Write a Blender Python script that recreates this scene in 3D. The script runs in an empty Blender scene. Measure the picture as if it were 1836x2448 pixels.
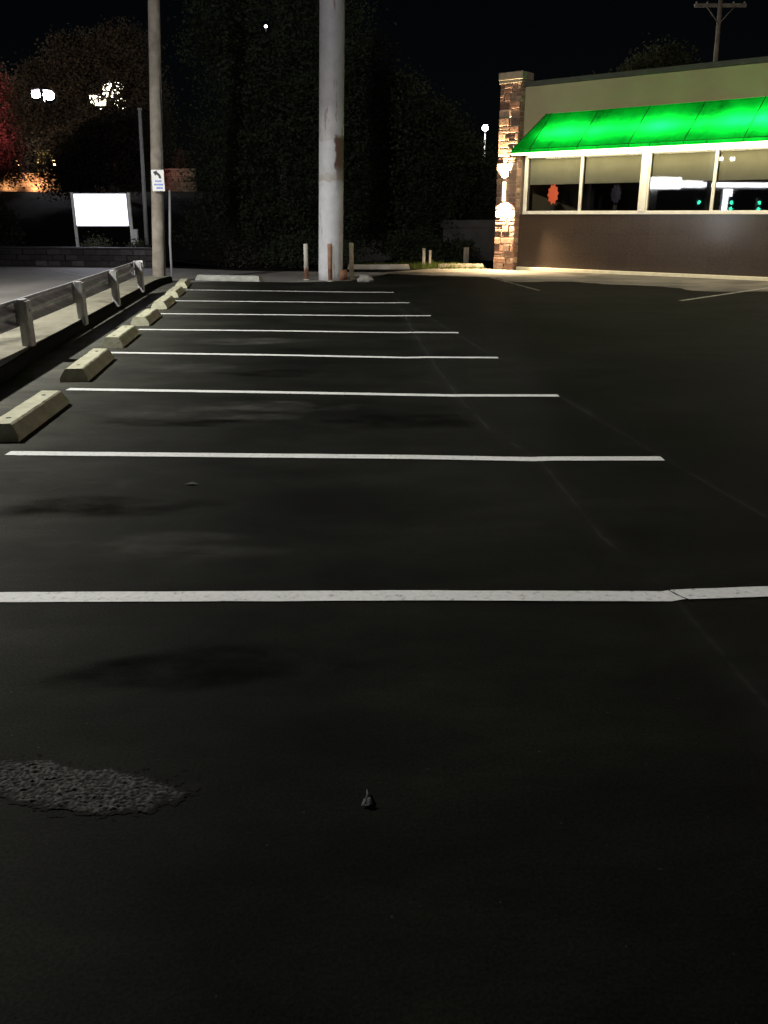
import bpy, bmesh, math, random
from mathutils import Vector, Matrix, noise
R = math.radians
random.seed(7)
scene = bpy.context.scene
COL = scene.collection

# ------------------------------------------------------------------ materials
def new_mat(name):
    m = bpy.data.materials.new(name); m.use_nodes = True
    nt = m.node_tree
    return m, nt, nt.nodes["Principled BSDF"], nt.nodes["Material Output"]

def plain(name, color, rough=0.7, metal=0.0, spec=0.5, var=0.15, scale=6.0, bump=0.0, bscale=40.0, color2=None):
    """base colour broken up by noise, optional bump"""
    m, nt, b, out = new_mat(name)
    tc = nt.nodes.new("ShaderNodeTexCoord")
    n = nt.nodes.new("ShaderNodeTexNoise"); n.inputs["Scale"].default_value = scale; n.inputs["Detail"].default_value = 6
    nt.links.new(tc.outputs["Object"], n.inputs["Vector"])
    cr = nt.nodes.new("ShaderNodeValToRGB")
    c2 = color2 or tuple(c*(1+var) for c in color)
    c1 = color if color2 else tuple(c*(1-var) for c in color)
    cr.color_ramp.elements[0].position = 0.32; cr.color_ramp.elements[1].position = 0.68
    cr.color_ramp.elements[0].color = (*c1, 1); cr.color_ramp.elements[1].color = (*c2, 1)
    nt.links.new(n.outputs["Fac"], cr.inputs["Fac"]); nt.links.new(cr.outputs["Color"], b.inputs["Base Color"])
    b.inputs["Roughness"].default_value = rough; b.inputs["Metallic"].default_value = metal
    b.inputs["Specular IOR Level"].default_value = spec
    if bump:
        n2 = nt.nodes.new("ShaderNodeTexNoise"); n2.inputs["Scale"].default_value = bscale; n2.inputs["Detail"].default_value = 4
        nt.links.new(tc.outputs["Object"], n2.inputs["Vector"])
        bp = nt.nodes.new("ShaderNodeBump"); bp.inputs["Strength"].default_value = bump; bp.inputs["Distance"].default_value = 0.02
        nt.links.new(n2.outputs["Fac"], bp.inputs["Height"]); nt.links.new(bp.outputs["Normal"], b.inputs["Normal"])
    return m

def emit(name, color, strength, base=(0.8,0.8,0.8)):
    m, nt, b, out = new_mat(name)
    b.inputs["Base Color"].default_value = (*base, 1)
    b.inputs["Emission Color"].default_value = (*color, 1); b.inputs["Emission Strength"].default_value = strength
    return m

def add_noise(nt, scale, detail=5, rough=0.55, vec=None, dims='Object', stretch=None):
    tc = nt.nodes.new("ShaderNodeTexCoord")
    n = nt.nodes.new("ShaderNodeTexNoise"); n.inputs["Scale"].default_value = scale
    n.inputs["Detail"].default_value = detail; n.inputs["Roughness"].default_value = rough
    if stretch:
        mp = nt.nodes.new("ShaderNodeMapping"); mp.inputs["Scale"].default_value = stretch
        nt.links.new(tc.outputs[dims], mp.inputs["Vector"]); nt.links.new(mp.outputs["Vector"], n.inputs["Vector"])
    else:
        nt.links.new(tc.outputs[dims], n.inputs["Vector"])
    return n

def ramp(nt, src, stops):
    cr = nt.nodes.new("ShaderNodeValToRGB")
    e = cr.color_ramp.elements
    e[0].position, e[0].color = stops[0][0], (*stops[0][1], 1)
    e[1].position, e[1].color = stops[-1][0], (*stops[-1][1], 1)
    for p, c in stops[1:-1]:
        x = e.new(p); x.color = (*c, 1)
    nt.links.new(src, cr.inputs["Fac"])
    return cr

def mixc(nt, fac, a, b, mode='MIX'):
    mx = nt.nodes.new("ShaderNodeMix"); mx.data_type = 'RGBA'; mx.blend_type = mode
    if isinstance(fac, float): mx.inputs[0].default_value = fac
    else: nt.links.new(fac, mx.inputs[0])
    nt.links.new(a, mx.inputs[6]); nt.links.new(b, mx.inputs[7])
    return mx.outputs[2]

# --- asphalt: fresh black sealcoat with worn patches
def asphalt_mat():
    m, nt, b, out = new_mat("sealed_asphalt")
    big = add_noise(nt, 0.28, 4, 0.6)
    mid = add_noise(nt, 1.1, 6, 0.65, stretch=(0.55, 1.0, 1.0))
    fine = add_noise(nt, 90.0, 3, 0.7)
    c_big = ramp(nt, big.outputs["Fac"], [(0.35, (0.0056,0.0059,0.0050)), (0.62, (0.0108,0.0112,0.0093))])
    c_mid = ramp(nt, mid.outputs["Fac"], [(0.33, (0.6,0.6,0.6)), (0.5, (0.92,0.92,0.92)), (0.72, (1.5,1.48,1.38))])
    c_fin = ramp(nt, fine.outputs["Fac"], [(0.3, (0.6,0.6,0.6)), (0.72, (1.55,1.55,1.5))])
    a = c_big.outputs["Color"]
    # base colour grows lighter towards the kerb side
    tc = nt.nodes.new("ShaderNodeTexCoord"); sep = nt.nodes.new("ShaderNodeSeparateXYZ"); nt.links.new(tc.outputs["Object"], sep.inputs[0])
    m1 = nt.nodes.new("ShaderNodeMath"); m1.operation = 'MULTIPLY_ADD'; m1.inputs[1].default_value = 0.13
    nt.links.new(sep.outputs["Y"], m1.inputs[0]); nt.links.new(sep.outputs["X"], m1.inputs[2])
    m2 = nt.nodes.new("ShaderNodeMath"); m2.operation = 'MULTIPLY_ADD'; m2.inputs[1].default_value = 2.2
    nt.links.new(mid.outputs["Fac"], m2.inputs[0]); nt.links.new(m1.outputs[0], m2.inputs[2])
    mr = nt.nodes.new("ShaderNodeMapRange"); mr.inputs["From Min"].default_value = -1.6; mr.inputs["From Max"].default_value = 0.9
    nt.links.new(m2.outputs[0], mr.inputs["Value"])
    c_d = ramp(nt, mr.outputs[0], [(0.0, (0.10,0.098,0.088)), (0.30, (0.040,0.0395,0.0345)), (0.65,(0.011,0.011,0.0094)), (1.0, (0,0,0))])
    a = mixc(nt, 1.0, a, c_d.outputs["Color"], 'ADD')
    a = mixc(nt, 1.0, a, c_fin.outputs["Color"], 'MULTIPLY')
    mid2 = add_noise(nt, 1.7, 7, 0.72, stretch=(0.45, 1.0, 1.0))
    c_m2 = ramp(nt, mid2.outputs["Fac"], [(0.34, (0.68,)*3), (0.5, (0.95,)*3), (0.68, (1.35,1.34,1.29))])
    a = mixc(nt, 1.0, a, c_m2.outputs["Color"], 'MULTIPLY')
    a = mixc(nt, 1.0, a, c_mid.outputs["Color"], 'MULTIPLY')
    vor = nt.nodes.new("ShaderNodeTexVoronoi"); vor.inputs["Scale"].default_value = 42.0
    nt.links.new(tc.outputs["Object"], vor.inputs["Vector"])
    c_v = ramp(nt, vor.outputs["Distance"], [(0.0, (5.0,5.0,4.8)), (0.13, (3.0,3.0,2.9)), (0.2, (1.0,)*3)])
    sel = ramp(nt, vor.outputs["Color"], [(0.90, (0,)*3), (0.91, (1,)*3)])
    one = nt.nodes.new("ShaderNodeRGB"); one.outputs[0].default_value = (1,1,1,1)
    a = mixc(nt, 1.0, a, mixc(nt, sel.outputs["Color"], one.outputs[0], c_v.outputs["Color"]), 'MULTIPLY')
    nt.links.new(a, b.inputs["Base Color"])
    rr = ramp(nt, mid.outputs["Fac"], [(0.3, (0.7,)*3), (0.7, (0.85,)*3)])
    nt.links.new(rr.outputs["Color"], b.inputs["Roughness"])
    b.inputs["Specular IOR Level"].default_value = 0.02
    bp = nt.nodes.new("ShaderNodeBump"); bp.inputs["Strength"].default_value = 0.35; bp.inputs["Distance"].default_value = 0.004
    nt.links.new(fine.outputs["Fac"], bp.inputs["Height"]); nt.links.new(bp.outputs["Normal"], b.inputs["Normal"])
    return m

def road_mat():
    m, nt, b, out = new_mat("old_road_asphalt")
    big = add_noise(nt, 0.35, 5, 0.6, stretch=(1.0, 0.5, 1.0)); fine = add_noise(nt, 60.0, 3, 0.7)
    c = ramp(nt, big.outputs["Fac"], [(0.35, (0.10,0.094,0.086)), (0.5, (0.16,0.150,0.137)), (0.68, (0.24,0.226,0.207))])
    f = ramp(nt, fine.outputs["Fac"], [(0.3, (0.75,)*3), (0.7, (1.2,)*3)])
    nt.links.new(mixc(nt, 1.0, c.outputs["Color"], f.outputs["Color"], 'MULTIPLY'), b.inputs["Base Color"])
    b.inputs["Roughness"].default_value = 0.8
    return m

def verge_mat():
    m, nt, b, out = new_mat("dusty_verge_concrete")
    big = add_noise(nt, 1.6, 6, 0.65); fine = add_noise(nt, 45.0, 4, 0.7)
    c = ramp(nt, big.outputs["Fac"], [(0.34, (0.07,0.064,0.042)), (0.46, (0.16,0.148,0.105)), (0.66, (0.23,0.215,0.158))])
    f = ramp(nt, fine.outputs["Fac"], [(0.3, (0.75,)*3), (0.7, (1.15,)*3)])
    nt.links.new(mixc(nt, 1.0, c.outputs["Color"], f.outputs["Color"], 'MULTIPLY'), b.inputs["Base Color"])
    b.inputs["Roughness"].default_value = 0.9
    bp = nt.nodes.new("ShaderNodeBump"); bp.inputs["Strength"].default_value = 0.4; bp.inputs["Distance"].default_value = 0.01
    nt.links.new(fine.outputs["Fac"], bp.inputs["Height"]); nt.links.new(bp.outputs["Normal"], b.inputs["Normal"])
    return m

def paint_mat():
    m, nt, b, out = new_mat("white_road_paint")
    n = add_noise(nt, 30.0, 5, 0.7); n2 = add_noise(nt, 2.0, 4, 0.6)
    c = ramp(nt, n.outputs["Fac"], [(0.27, (0.10,0.10,0.10)), (0.345, (0.40,0.40,0.39)), (0.42, (0.66,0.66,0.645)), (0.7, (0.78,0.78,0.76))])
    c2 = ramp(nt, n2.outputs["Fac"], [(0.3, (0.86,)*3), (0.7, (1.0,)*3)])
    nt.links.new(mixc(nt, 1.0, c.outputs["Color"], c2.outputs["Color"], 'MULTIPLY'), b.inputs["Base Color"])
    b.inputs["Roughness"].default_value = 0.75
    return m

def stone_mat(name, stops, mortar=False):
    m, nt, b, out = new_mat(name)
    g = nt.nodes.new("ShaderNodeNewGeometry")
    c = ramp(nt, g.outputs["Random Per Island"], stops)
    c.color_ramp.interpolation = 'CONSTANT' if False else 'LINEAR'
    n = add_noise(nt, 9.0, 6, 0.7)
    f = ramp(nt, n.outputs["Fac"], [(0.3, (0.55,)*3), (0.7, (1.3,)*3)])
    nt.links.new(mixc(nt, 1.0, c.outputs["Color"], f.outputs["Color"], 'MULTIPLY'), b.inputs["Base Color"])
    b.inputs["Roughness"].default_value = 0.88
    bp = nt.nodes.new("ShaderNodeBump"); bp.inputs["Strength"].default_value = 0.7; bp.inputs["Distance"].default_value = 0.02
    nt.links.new(n.outputs["Fac"], bp.inputs["Height"]); nt.links.new(bp.outputs["Normal"], b.inputs["Normal"])
    return m

def leaf_mat(name, dark, light):
    m, nt, b, out = new_mat(name)
    g = nt.nodes.new("ShaderNodeNewGeometry")
    c = ramp(nt, g.outputs["Random Per Island"], [(0.0, dark), (1.0, light)])
    n = add_noise(nt, 0.9, 3, 0.6)
    f = ramp(nt, n.outputs["Fac"], [(0.35, (0.6,)*3), (0.65, (1.25,)*3)])
    nt.links.new(mixc(nt, 1.0, c.outputs["Color"], f.outputs["Color"], 'MULTIPLY'), b.inputs["Base Color"])
    b.inputs["Roughness"].default_value = 0.7; b.inputs["Specular IOR Level"].default_value = 0.1
    tr = nt.nodes.new("ShaderNodeBsdfTranslucent"); nt.links.new(b.inputs["Base Color"].links[0].from_socket, tr.inputs[0])
    mx = nt.nodes.new("ShaderNodeMixShader"); mx.inputs[0].default_value = 0.42
    nt.links.new(b.outputs[0], mx.inputs[1]); nt.links.new(tr.outputs[0], mx.inputs[2]); nt.links.new(mx.outputs[0], out.inputs["Surface"])
    return m

def sign_pole_mat():
    """white painted steel: grey overpainted patches in bands, rust streaks running down"""
    m, nt, b, out = new_mat("weathered_white_pole_paint")
    base = add_noise(nt, 3.0, 6, 0.65)
    c0 = ramp(nt, base.outputs["Fac"], [(0.3, (0.42,0.42,0.43)), (0.7, (0.56,0.56,0.58))])
    streak = add_noise(nt, 3.2, 7, 0.7, stretch=(2.6, 2.6, 0.32))
    fac = ramp(nt, streak.outputs["Fac"], [(0.60, (0,)*3), (0.70, (1,)*3)])
    rust = nt.nodes.new("ShaderNodeRGB"); rust.outputs[0].default_value = (0.16, 0.085, 0.05, 1)
    col = mixc(nt, fac.outputs["Color"], c0.outputs["Color"], rust.outputs[0])
    # patched bands along the height; base colour darker from mid height up
    tc = nt.nodes.new("ShaderNodeTexCoord"); sep = nt.nodes.new("ShaderNodeSeparateXYZ")
    nt.links.new(tc.outputs["Object"], sep.inputs[0])
    wob = add_noise(nt, 5.0, 3, 0.6)
    ma = nt.nodes.new("ShaderNodeMath"); ma.operation = 'MULTIPLY_ADD'; ma.inputs[1].default_value = 0.25
    nt.links.new(wob.outputs["Fac"], ma.inputs[0]); nt.links.new(sep.outputs["Z"], ma.inputs[2])
    mr = nt.nodes.new("ShaderNodeMapRange"); mr.inputs["From Max"].default_value = 8.0
    nt.links.new(ma.outputs[0], mr.inputs["Value"])
    band = ramp(nt, mr.outputs[0], [(0.0, (1,1,1)), (0.328, (1,1,1)), (0.332, (0.74,0.68,0.58)), (0.352, (0.78,0.74,0.66)), (0.357, (0.93,0.92,0.9)),
                                   (0.452, (0.95,0.95,0.93)), (0.456, (0.80,0.77,0.72)), (0.50, (0.82,0.8,0.77)), (0.56, (0.62,0.59,0.57)), (1.0, (0.56,0.53,0.52))])
    col = mixc(nt, 1.0, col, band.outputs["Color"], 'MULTIPLY')
    # one long rust run down the side that faces the building
    dx = nt.nodes.new("ShaderNodeMath"); dx.operation = 'MULTIPLY_ADD'; dx.inputs[1].default_value = 1.0; 
    nt.links.new(sep.outputs["X"], dx.inputs[0]); 
    wob2 = add_noise(nt, 4.0, 4, 0.6); sc = nt.nodes.new("ShaderNodeMath"); sc.operation = 'MULTIPLY'; sc.inputs[1].default_value = 0.25
    nt.links.new(wob2.outputs["Fac"], sc.inputs[0]); nt.links.new(sc.outputs[0], dx.inputs[2])
    rx = ramp(nt, dx.outputs[0], [(0.30, (0,)*3), (0.345, (1,)*3)])
    rz = ramp(nt, mr.outputs[0], [(0.30, (0,)*3), (0.38, (1,)*3), (0.46, (1,)*3), (0.475, (0,)*3)])
    f2 = mixc(nt, 1.0, rx.outputs["Color"], rz.outputs["Color"], 'MULTIPLY')
    rust2 = nt.nodes.new("ShaderNodeRGB"); rust2.outputs[0].default_value = (0.09, 0.045, 0.03, 1)
    col = mixc(nt, f2, col, rust2.outputs[0])
    nt.links.new(col, b.inputs["Base Color"]); b.inputs["Roughness"].default_value = 0.6
    return m

def rusty_paint(name, level):
    m, nt, b, out = new_mat(name)
    n = add_noise(nt, 5.0, 6, 0.7, stretch=(1.6,1.6,0.6))
    tc = nt.nodes.new("ShaderNodeTexCoord"); sep = nt.nodes.new("ShaderNodeSeparateXYZ"); nt.links.new(tc.outputs["Object"], sep.inputs[0])
    ma = nt.nodes.new("ShaderNodeMath"); ma.operation = 'MULTIPLY_ADD'; ma.inputs[1].default_value = 0.7
    nt.links.new(n.outputs["Fac"], ma.inputs[0]); nt.links.new(sep.outputs["Z"], ma.inputs[2])
    f = ramp(nt, ma.outputs[0], [(max(level-0.05,0), (1,)*3), (min(level+0.05,1), (0,)*3)])
    rust = ramp(nt, n.outputs["Fac"], [(0.3, (0.13,0.05,0.025)), (0.7, (0.30,0.15,0.09))])
    wh = ramp(nt, n.outputs["Fac"], [(0.3, (0.36,0.34,0.28)), (0.6, (0.52,0.50,0.44))])
    nt.links.new(mixc(nt, f.outputs["Color"], wh.outputs["Color"], rust.outputs["Color"]), b.inputs["Base Color"])
    b.inputs["Roughness"].default_value = 0.75
    return m

def glass_mat():
    m = bpy.data.materials.new("window_glass"); m.use_nodes = True; nt = m.node_tree
    nt.nodes.remove(nt.nodes["Principled BSDF"]); out = nt.nodes["Material Output"]
    t = nt.nodes.new("ShaderNodeBsdfTransparent"); t.inputs[0].default_value = (0.86,0.88,0.86,1)
    g = nt.nodes.new("ShaderNodeBsdfGlossy"); g.inputs["Roughness"].default_value = 0.015
    fr = nt.nodes.new("ShaderNodeFresnel"); fr.inputs["IOR"].default_value = 1.75
    mx = nt.nodes.new("ShaderNodeMixShader")
    nt.links.new(fr.outputs[0], mx.inputs[0]); nt.links.new(t.outputs[0], mx.inputs[1]); nt.links.new(g.outputs[0], mx.inputs[2])
    nt.links.new(mx.outputs[0], out.inputs["Surface"])
    return m

def awning_mat():
    """translucent green vinyl, patchy in tone; lamps inside make it glow"""
    m = bpy.data.materials.new("green_awning_vinyl"); m.use_nodes = True; nt = m.node_tree
    nt.nodes.remove(nt.nodes["Principled BSDF"]); out = nt.nodes["Material Output"]
    n = add_noise(nt, 1.3, 6, 0.65, stretch=(1.0, 0.8, 0.8))
    c = ramp(nt, n.outputs["Fac"], [(0.30, (0.002,0.26,0.014)), (0.42, (0.003,0.55,0.032)), (0.58, (0.003,0.74,0.046)), (0.75, (0.003,0.82,0.052))])
    tr = nt.nodes.new("ShaderNodeBsdfTranslucent"); df = nt.nodes.new("ShaderNodeBsdfDiffuse")
    nt.links.new(c.outputs["Color"], tr.inputs[0]); nt.links.new(c.outputs["Color"], df.inputs[0])
    mx = nt.nodes.new("ShaderNodeMixShader"); mx.inputs[0].default_value = 0.3
    nt.links.new(tr.outputs[0], mx.inputs[1]); nt.links.new(df.outputs[0], mx.inputs[2]); nt.links.new(mx.outputs[0], out.inputs["Surface"])
    return m

M = {}
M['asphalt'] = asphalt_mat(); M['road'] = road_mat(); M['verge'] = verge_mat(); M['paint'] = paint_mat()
M['kerb'] = plain("black_asphalt_kerb", (0.005,0.0048,0.0042), 0.8, spec=0.04, bump=0.5, bscale=25)
M['stop'] = plain("faded_yellow_concrete", (0.33,0.323,0.215), 0.85, scale=9, color2=(0.46,0.45,0.325), bump=0.35, bscale=30)
M['steel_galv'] = plain("galvanised_steel", (0.46,0.45,0.49), 0.42, metal=0.2, scale=5, var=0.25)
M['post_wood'] = plain("grey_guardrail_post", (0.34,0.33,0.33), 0.85, scale=7, var=0.25, bump=0.3)
M['bolt'] = plain("dull_bolt_steel", (0.3,0.3,0.3), 0.4, metal=0.8)
M['pole_wood'] = plain("weathered_pole_wood", (0.16,0.135,0.105), 0.9, scale=4, color2=(0.28,0.25,0.21), bump=0.6, bscale=18)
M['pole_white'] = sign_pole_mat()
M['white_metal'] = plain("white_metal", (0.66,0.66,0.66), 0.5, var=0.08)
M['grey_metal'] = plain("grey_metal", (0.32,0.32,0.33), 0.55, var=0.12)
M['dark_metal'] = plain("dark_metal", (0.022,0.022,0.023), 0.5)
M['lit_panel'] = emit("lit_sign_face", (0.82,0.84,1.0), 5.0)
M['sign_white'] = plain("sign_white", (0.72,0.72,0.70), 0.5, var=0.05)
M['sign_black'] = plain("sign_black", (0.012,0.012,0.013), 0.5, var=0.1)
M['sign_blue'] = plain("sign_blue", (0.12,0.20,0.60), 0.5, var=0.05)
M['block'] = stone_mat("split_face_block", [(0.0,(0.030,0.026,0.026)),(0.6,(0.055,0.048,0.047)),(1.0,(0.16,0.145,0.145))])
M['stone'] = stone_mat("column_stone", [(0.0,(0.12,0.062,0.042)),(0.3,(0.24,0.125,0.085)),(0.55,(0.14,0.095,0.075)),(0.8,(0.30,0.18,0.12)),(1.0,(0.36,0.26,0.19))])
M['field_stone'] = stone_mat('field_stone', [(0.0,(0.10,0.075,0.06)),(0.5,(0.17,0.13,0.105)),(1.0,(0.26,0.21,0.17))])
M['mortar'] = plain("pale_mortar", (0.36,0.29,0.22), 0.95, bump=0.4)
M['cap'] = plain("column_cap_concrete", (0.22,0.19,0.14), 0.85)
M['stucco'] = plain("olive_beige_stucco", (0.34,0.30,0.19), 0.9, scale=1.2, var=0.06, bump=0.12, bscale=70)
M['coping'] = plain("dark_roof_coping", (0.05,0.055,0.045), 0.6)
M['frame'] = plain("white_window_frame", (0.74,0.72,0.66), 0.45, var=0.05)
M['glass'] = glass_mat()
M['shade'] = plain("olive_roller_shade", (0.50,0.47,0.32), 0.9, scale=2.0, var=0.06)
M['awning'] = awning_mat()
M['seam'] = plain("awning_seam", (0.004,0.10,0.012), 0.7)
M['soffit'] = emit("awning_soffit_lens", (1.0,0.86,0.55), 8.0)
M['dark_in'] = plain("dark_interior", (0.05,0.05,0.052), 0.9)
M['roof'] = plain("tar_roof", (0.05,0.05,0.05), 0.9)
M['concrete'] = plain("pale_concrete", (0.30,0.27,0.23), 0.9, scale=2, var=0.25, bump=0.3)
M['kerb_conc'] = plain('kerb_concrete', (0.11,0.095,0.075), 0.9, scale=5, var=0.3, bump=0.3)
M['dirty'] = plain('dirty_concrete', (0.055,0.05,0.046), 0.9, scale=2, var=0.25)
M['footing'] = plain("painted_footing", (0.74,0.68,0.50), 0.7, var=0.1)
M['pavement'] = plain("light_spill_pavement", (0.04,0.036,0.031), 0.85, scale=0.9, color2=(0.16,0.145,0.125), bump=0.3, bscale=50)
M['soil'] = plain("dark_soil", (0.008,0.0072,0.0072), 0.95, spec=0.03, scale=1.5, var=0.4, bump=0.6, bscale=12)
M['grass'] = leaf_mat("grass_blades", (0.035,0.055,0.012), (0.10,0.13,0.03))
M['leaf_green'] = leaf_mat("dark_green_leaves", (0.034,0.043,0.024), (0.048,0.060,0.033))
M['leaf_olive'] = leaf_mat("olive_leaves", (0.036,0.041,0.021), (0.058,0.062,0.034))
M['leaf_brown'] = leaf_mat("brownish_leaves", (0.034,0.030,0.022), (0.052,0.045,0.034))
M['bark'] = plain("bark", (0.06,0.048,0.036), 0.95, scale=8, bump=0.6, bscale=14)
M['rock'] = plain("rubble_concrete", (0.20,0.19,0.17), 0.9, scale=6, var=0.3, bump=0.5)
M['lamp_white'] = emit("floodlight_glow", (0.95,0.92,1.0), 60.0)
M['lamp_warm'] = emit("warm_globe_glow", (1.0,0.62,0.30), 14.0)
M['lamp_cool'] = emit("cool_lamp_glow", (1.0,0.96,0.86), 24.0)
M['sconce_glow'] = emit("sconce_lens", (1.0,0.82,0.50), 12.0)
M['neon_red'] = emit("red_flower_light", (0.75,0.12,0.04), 0.75, base=(0.3,0.05,0.02))
M['purple'] = plain("purple_flower_plastic", (0.02,0.016,0.04), 0.6)
M['green_lens'] = emit("green_signal_lens", (0.05,1.0,0.55), 22.0)
M['canopy_glow'] = emit("lit_canopy_fascia", (0.95,0.95,1.0), 22.0)

def tile_mat():
    m, nt, b, out = new_mat("polished_brown_tile")
    br = nt.nodes.new("ShaderNodeTexBrick"); tc = nt.nodes.new("ShaderNodeTexCoord")
    sep = nt.nodes.new("ShaderNodeSeparateXYZ"); cmb = nt.nodes.new("ShaderNodeCombineXYZ")
    nt.links.new(tc.outputs["Object"], sep.inputs[0]); nt.links.new(sep.outputs["X"], cmb.inputs["X"]); nt.links.new(sep.outputs["Z"], cmb.inputs["Y"])
    nt.links.new(cmb.outputs[0], br.inputs["Vector"])
    br.offset = 0.0; br.inputs["Scale"].default_value = 1.0; br.inputs["Brick Width"].default_value = 0.6; br.inputs["Row Height"].default_value = 0.572
    br.inputs["Mortar Size"].default_value = 0.004
    br.inputs["Color1"].default_value = (0.052,0.037,0.028,1); br.inputs["Color2"].default_value = (0.060,0.043,0.032,1); br.inputs["Mortar"].default_value = (0.04,0.03,0.025,1)
    n = add_noise(nt, 14, 6, 0.7)
    f = ramp(nt, n.outputs["Fac"], [(0.3,(0.75,)*3),(0.7,(1.2,)*3)])
    nt.links.new(mixc(nt, 1.0, br.outputs["Color"], f.outputs["Color"], 'MULTIPLY'), b.inputs["Base Color"])
    rr = ramp(nt, n.outputs["Fac"], [(0.3,(0.11,)*3),(0.7,(0.19,)*3)])
    nt.links.new(rr.outputs["Color"], b.inputs["Roughness"])
    return m
M['tile'] = tile_mat()

# ------------------------------------------------------------------ mesh helpers
class MB:
    def __init__(s): s.v = []; s.f = []; s.sm = []
    def add(s, vs, fs, smooth=False):
        o = len(s.v); s.v += [tuple(v) for v in vs]
        s.f += [tuple(i+o for i in f) for f in fs]; s.sm += [smooth]*len(fs); return s
    def box(s, x0,x1,y0,y1,z0,z1, M4=None, bev=0.0):
        if bev > 0:
            bm = bmesh.new(); bmesh.ops.create_cube(bm, size=1)
            for v in bm.verts: v.co = Vector(((x0+x1)/2+v.co.x*(x1-x0), (y0+y1)/2+v.co.y*(y1-y0), (z0+z1)/2+v.co.z*(z1-z0)))
            bmesh.ops.bevel(bm, geom=bm.edges[:], offset=bev, segments=2, affect='EDGES', profile=0.6)
            bm.verts.index_update()
            vs = [v.co.copy() for v in bm.verts]; fs = [tuple(v.index for v in f.verts) for f in bm.faces]; bm.free()
        else:
            vs = [Vector((x,y,z)) for z in (z0,z1) for y in (y0,y1) for x in (x0,x1)]
            fs = [(0,2,3,1),(4,5,7,6),(0,1,5,4),(2,6,7,3),(0,4,6,2),(1,3,7,5)]
        if M4 is not None: vs = [M4 @ v for v in vs]
        return s.add(vs, fs)
    def tube(s, pts, radii, seg=12, cap=True):
        pts = [Vector(p) for p in pts]
        if not isinstance(radii, (list,tuple)): radii = [radii]*len(pts)
        vs = []; n = len(pts)
        ref = Vector((0,0,1)) if abs((pts[-1]-pts[0]).normalized().z) < 0.9 else Vector((1,0,0))
        for i,p in enumerate(pts):
            d = (pts[min(i+1,n-1)]-pts[max(i-1,0)]).normalized()
            a = d.cross(ref).normalized(); b = d.cross(a).normalized()
            for k in range(seg):
                t = 2*math.pi*k/seg
                vs.append(p + (a*math.cos(t)+b*math.sin(t))*radii[i])
        fs = []
        for i in range(n-1):
            for k in range(seg):
                k2 = (k+1)%seg
                fs.append((i*seg+k, i*seg+k2, (i+1)*seg+k2, (i+1)*seg+k))
        s.add(vs, fs, True)
        if cap:
            o = len(s.v)-len(vs)
            s.f.append(tuple(o+k for k in range(seg))[::-1]); s.f.append(tuple(o+(n-1)*seg+k for k in range(seg))); s.sm += [False,False]
        return s
    def sphere(s, c, r, seg=14, rings=8, sx=1, sy=1, sz=1):
        vs = []; fs = []
        for i in range(rings+1):
            ph = math.pi*i/rings
            for k in range(seg):
                t = 2*math.pi*k/seg
                vs.append((c[0]+r*sx*math.sin(ph)*math.cos(t), c[1]+r*sy*math.sin(ph)*math.sin(t), c[2]+r*sz*math.cos(ph)))
        for i in range(rings):
            for k in range(seg):
                k2=(k+1)%seg; fs.append((i*seg+k,(i+1)*seg+k,(i+1)*seg+k2,i*seg+k2))
        return s.add(vs, fs, True)
    def prism(s, poly, z0, z1, M4=None):
        n = len(poly); vs = [Vector((x,y,z0)) for x,y in poly]+[Vector((x,y,z1)) for x,y in poly]
        if M4 is not None: vs = [M4 @ v for v in vs]
        fs = [tuple(range(n))[::-1], tuple(range(n,2*n))]+[(i,(i+1)%n,n+(i+1)%n,n+i) for i in range(n)]
        return s.add(vs, fs)
    def sheet(s, poly, z):
        return s.add([(x,y,z) for x,y in poly], [tuple(range(len(poly)))])
    def sweep(s, path, prof, closed_prof=False):
        """profile (offset to the LEFT of the travel direction, height) swept along a flat path"""
        n=len(path); m=len(prof); vs=[]
        for i,(x,y) in enumerate(path):
            a=path[max(i-1,0)]; b=path[min(i+1,n-1)]
            d=Vector((b[0]-a[0],b[1]-a[1])).normalized(); nx,ny=-d.y,d.x
            for o,z in prof: vs.append((x+nx*o,y+ny*o,z))
        fs=[]; mm = m if closed_prof else m-1
        for i in range(n-1):
            for k in range(mm):
                k2=(k+1)%m; fs.append((i*m+k,i*m+k2,(i+1)*m+k2,(i+1)*m+k))
        if closed_prof: fs += [tuple(range(m)), tuple((n-1)*m+k for k in range(m))[::-1]]
        return s.add(vs,fs)
    def build(s, name, mat, parent=None, loc=None):
        me = bpy.data.meshes.new(name); me.from_pydata(s.v, [], s.f); me.materials.append(mat)
        me.polygons.foreach_set('use_smooth', s.sm)
        bm = bmesh.new(); bm.from_mesh(me); bmesh.ops.recalc_face_normals(bm, faces=bm.faces[:]); bm.to_mesh(me); bm.free()
        o = bpy.data.objects.new(name, me); COL.objects.link(o)
        if parent: o.parent = parent
        if loc: o.location = loc
        return o

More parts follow.
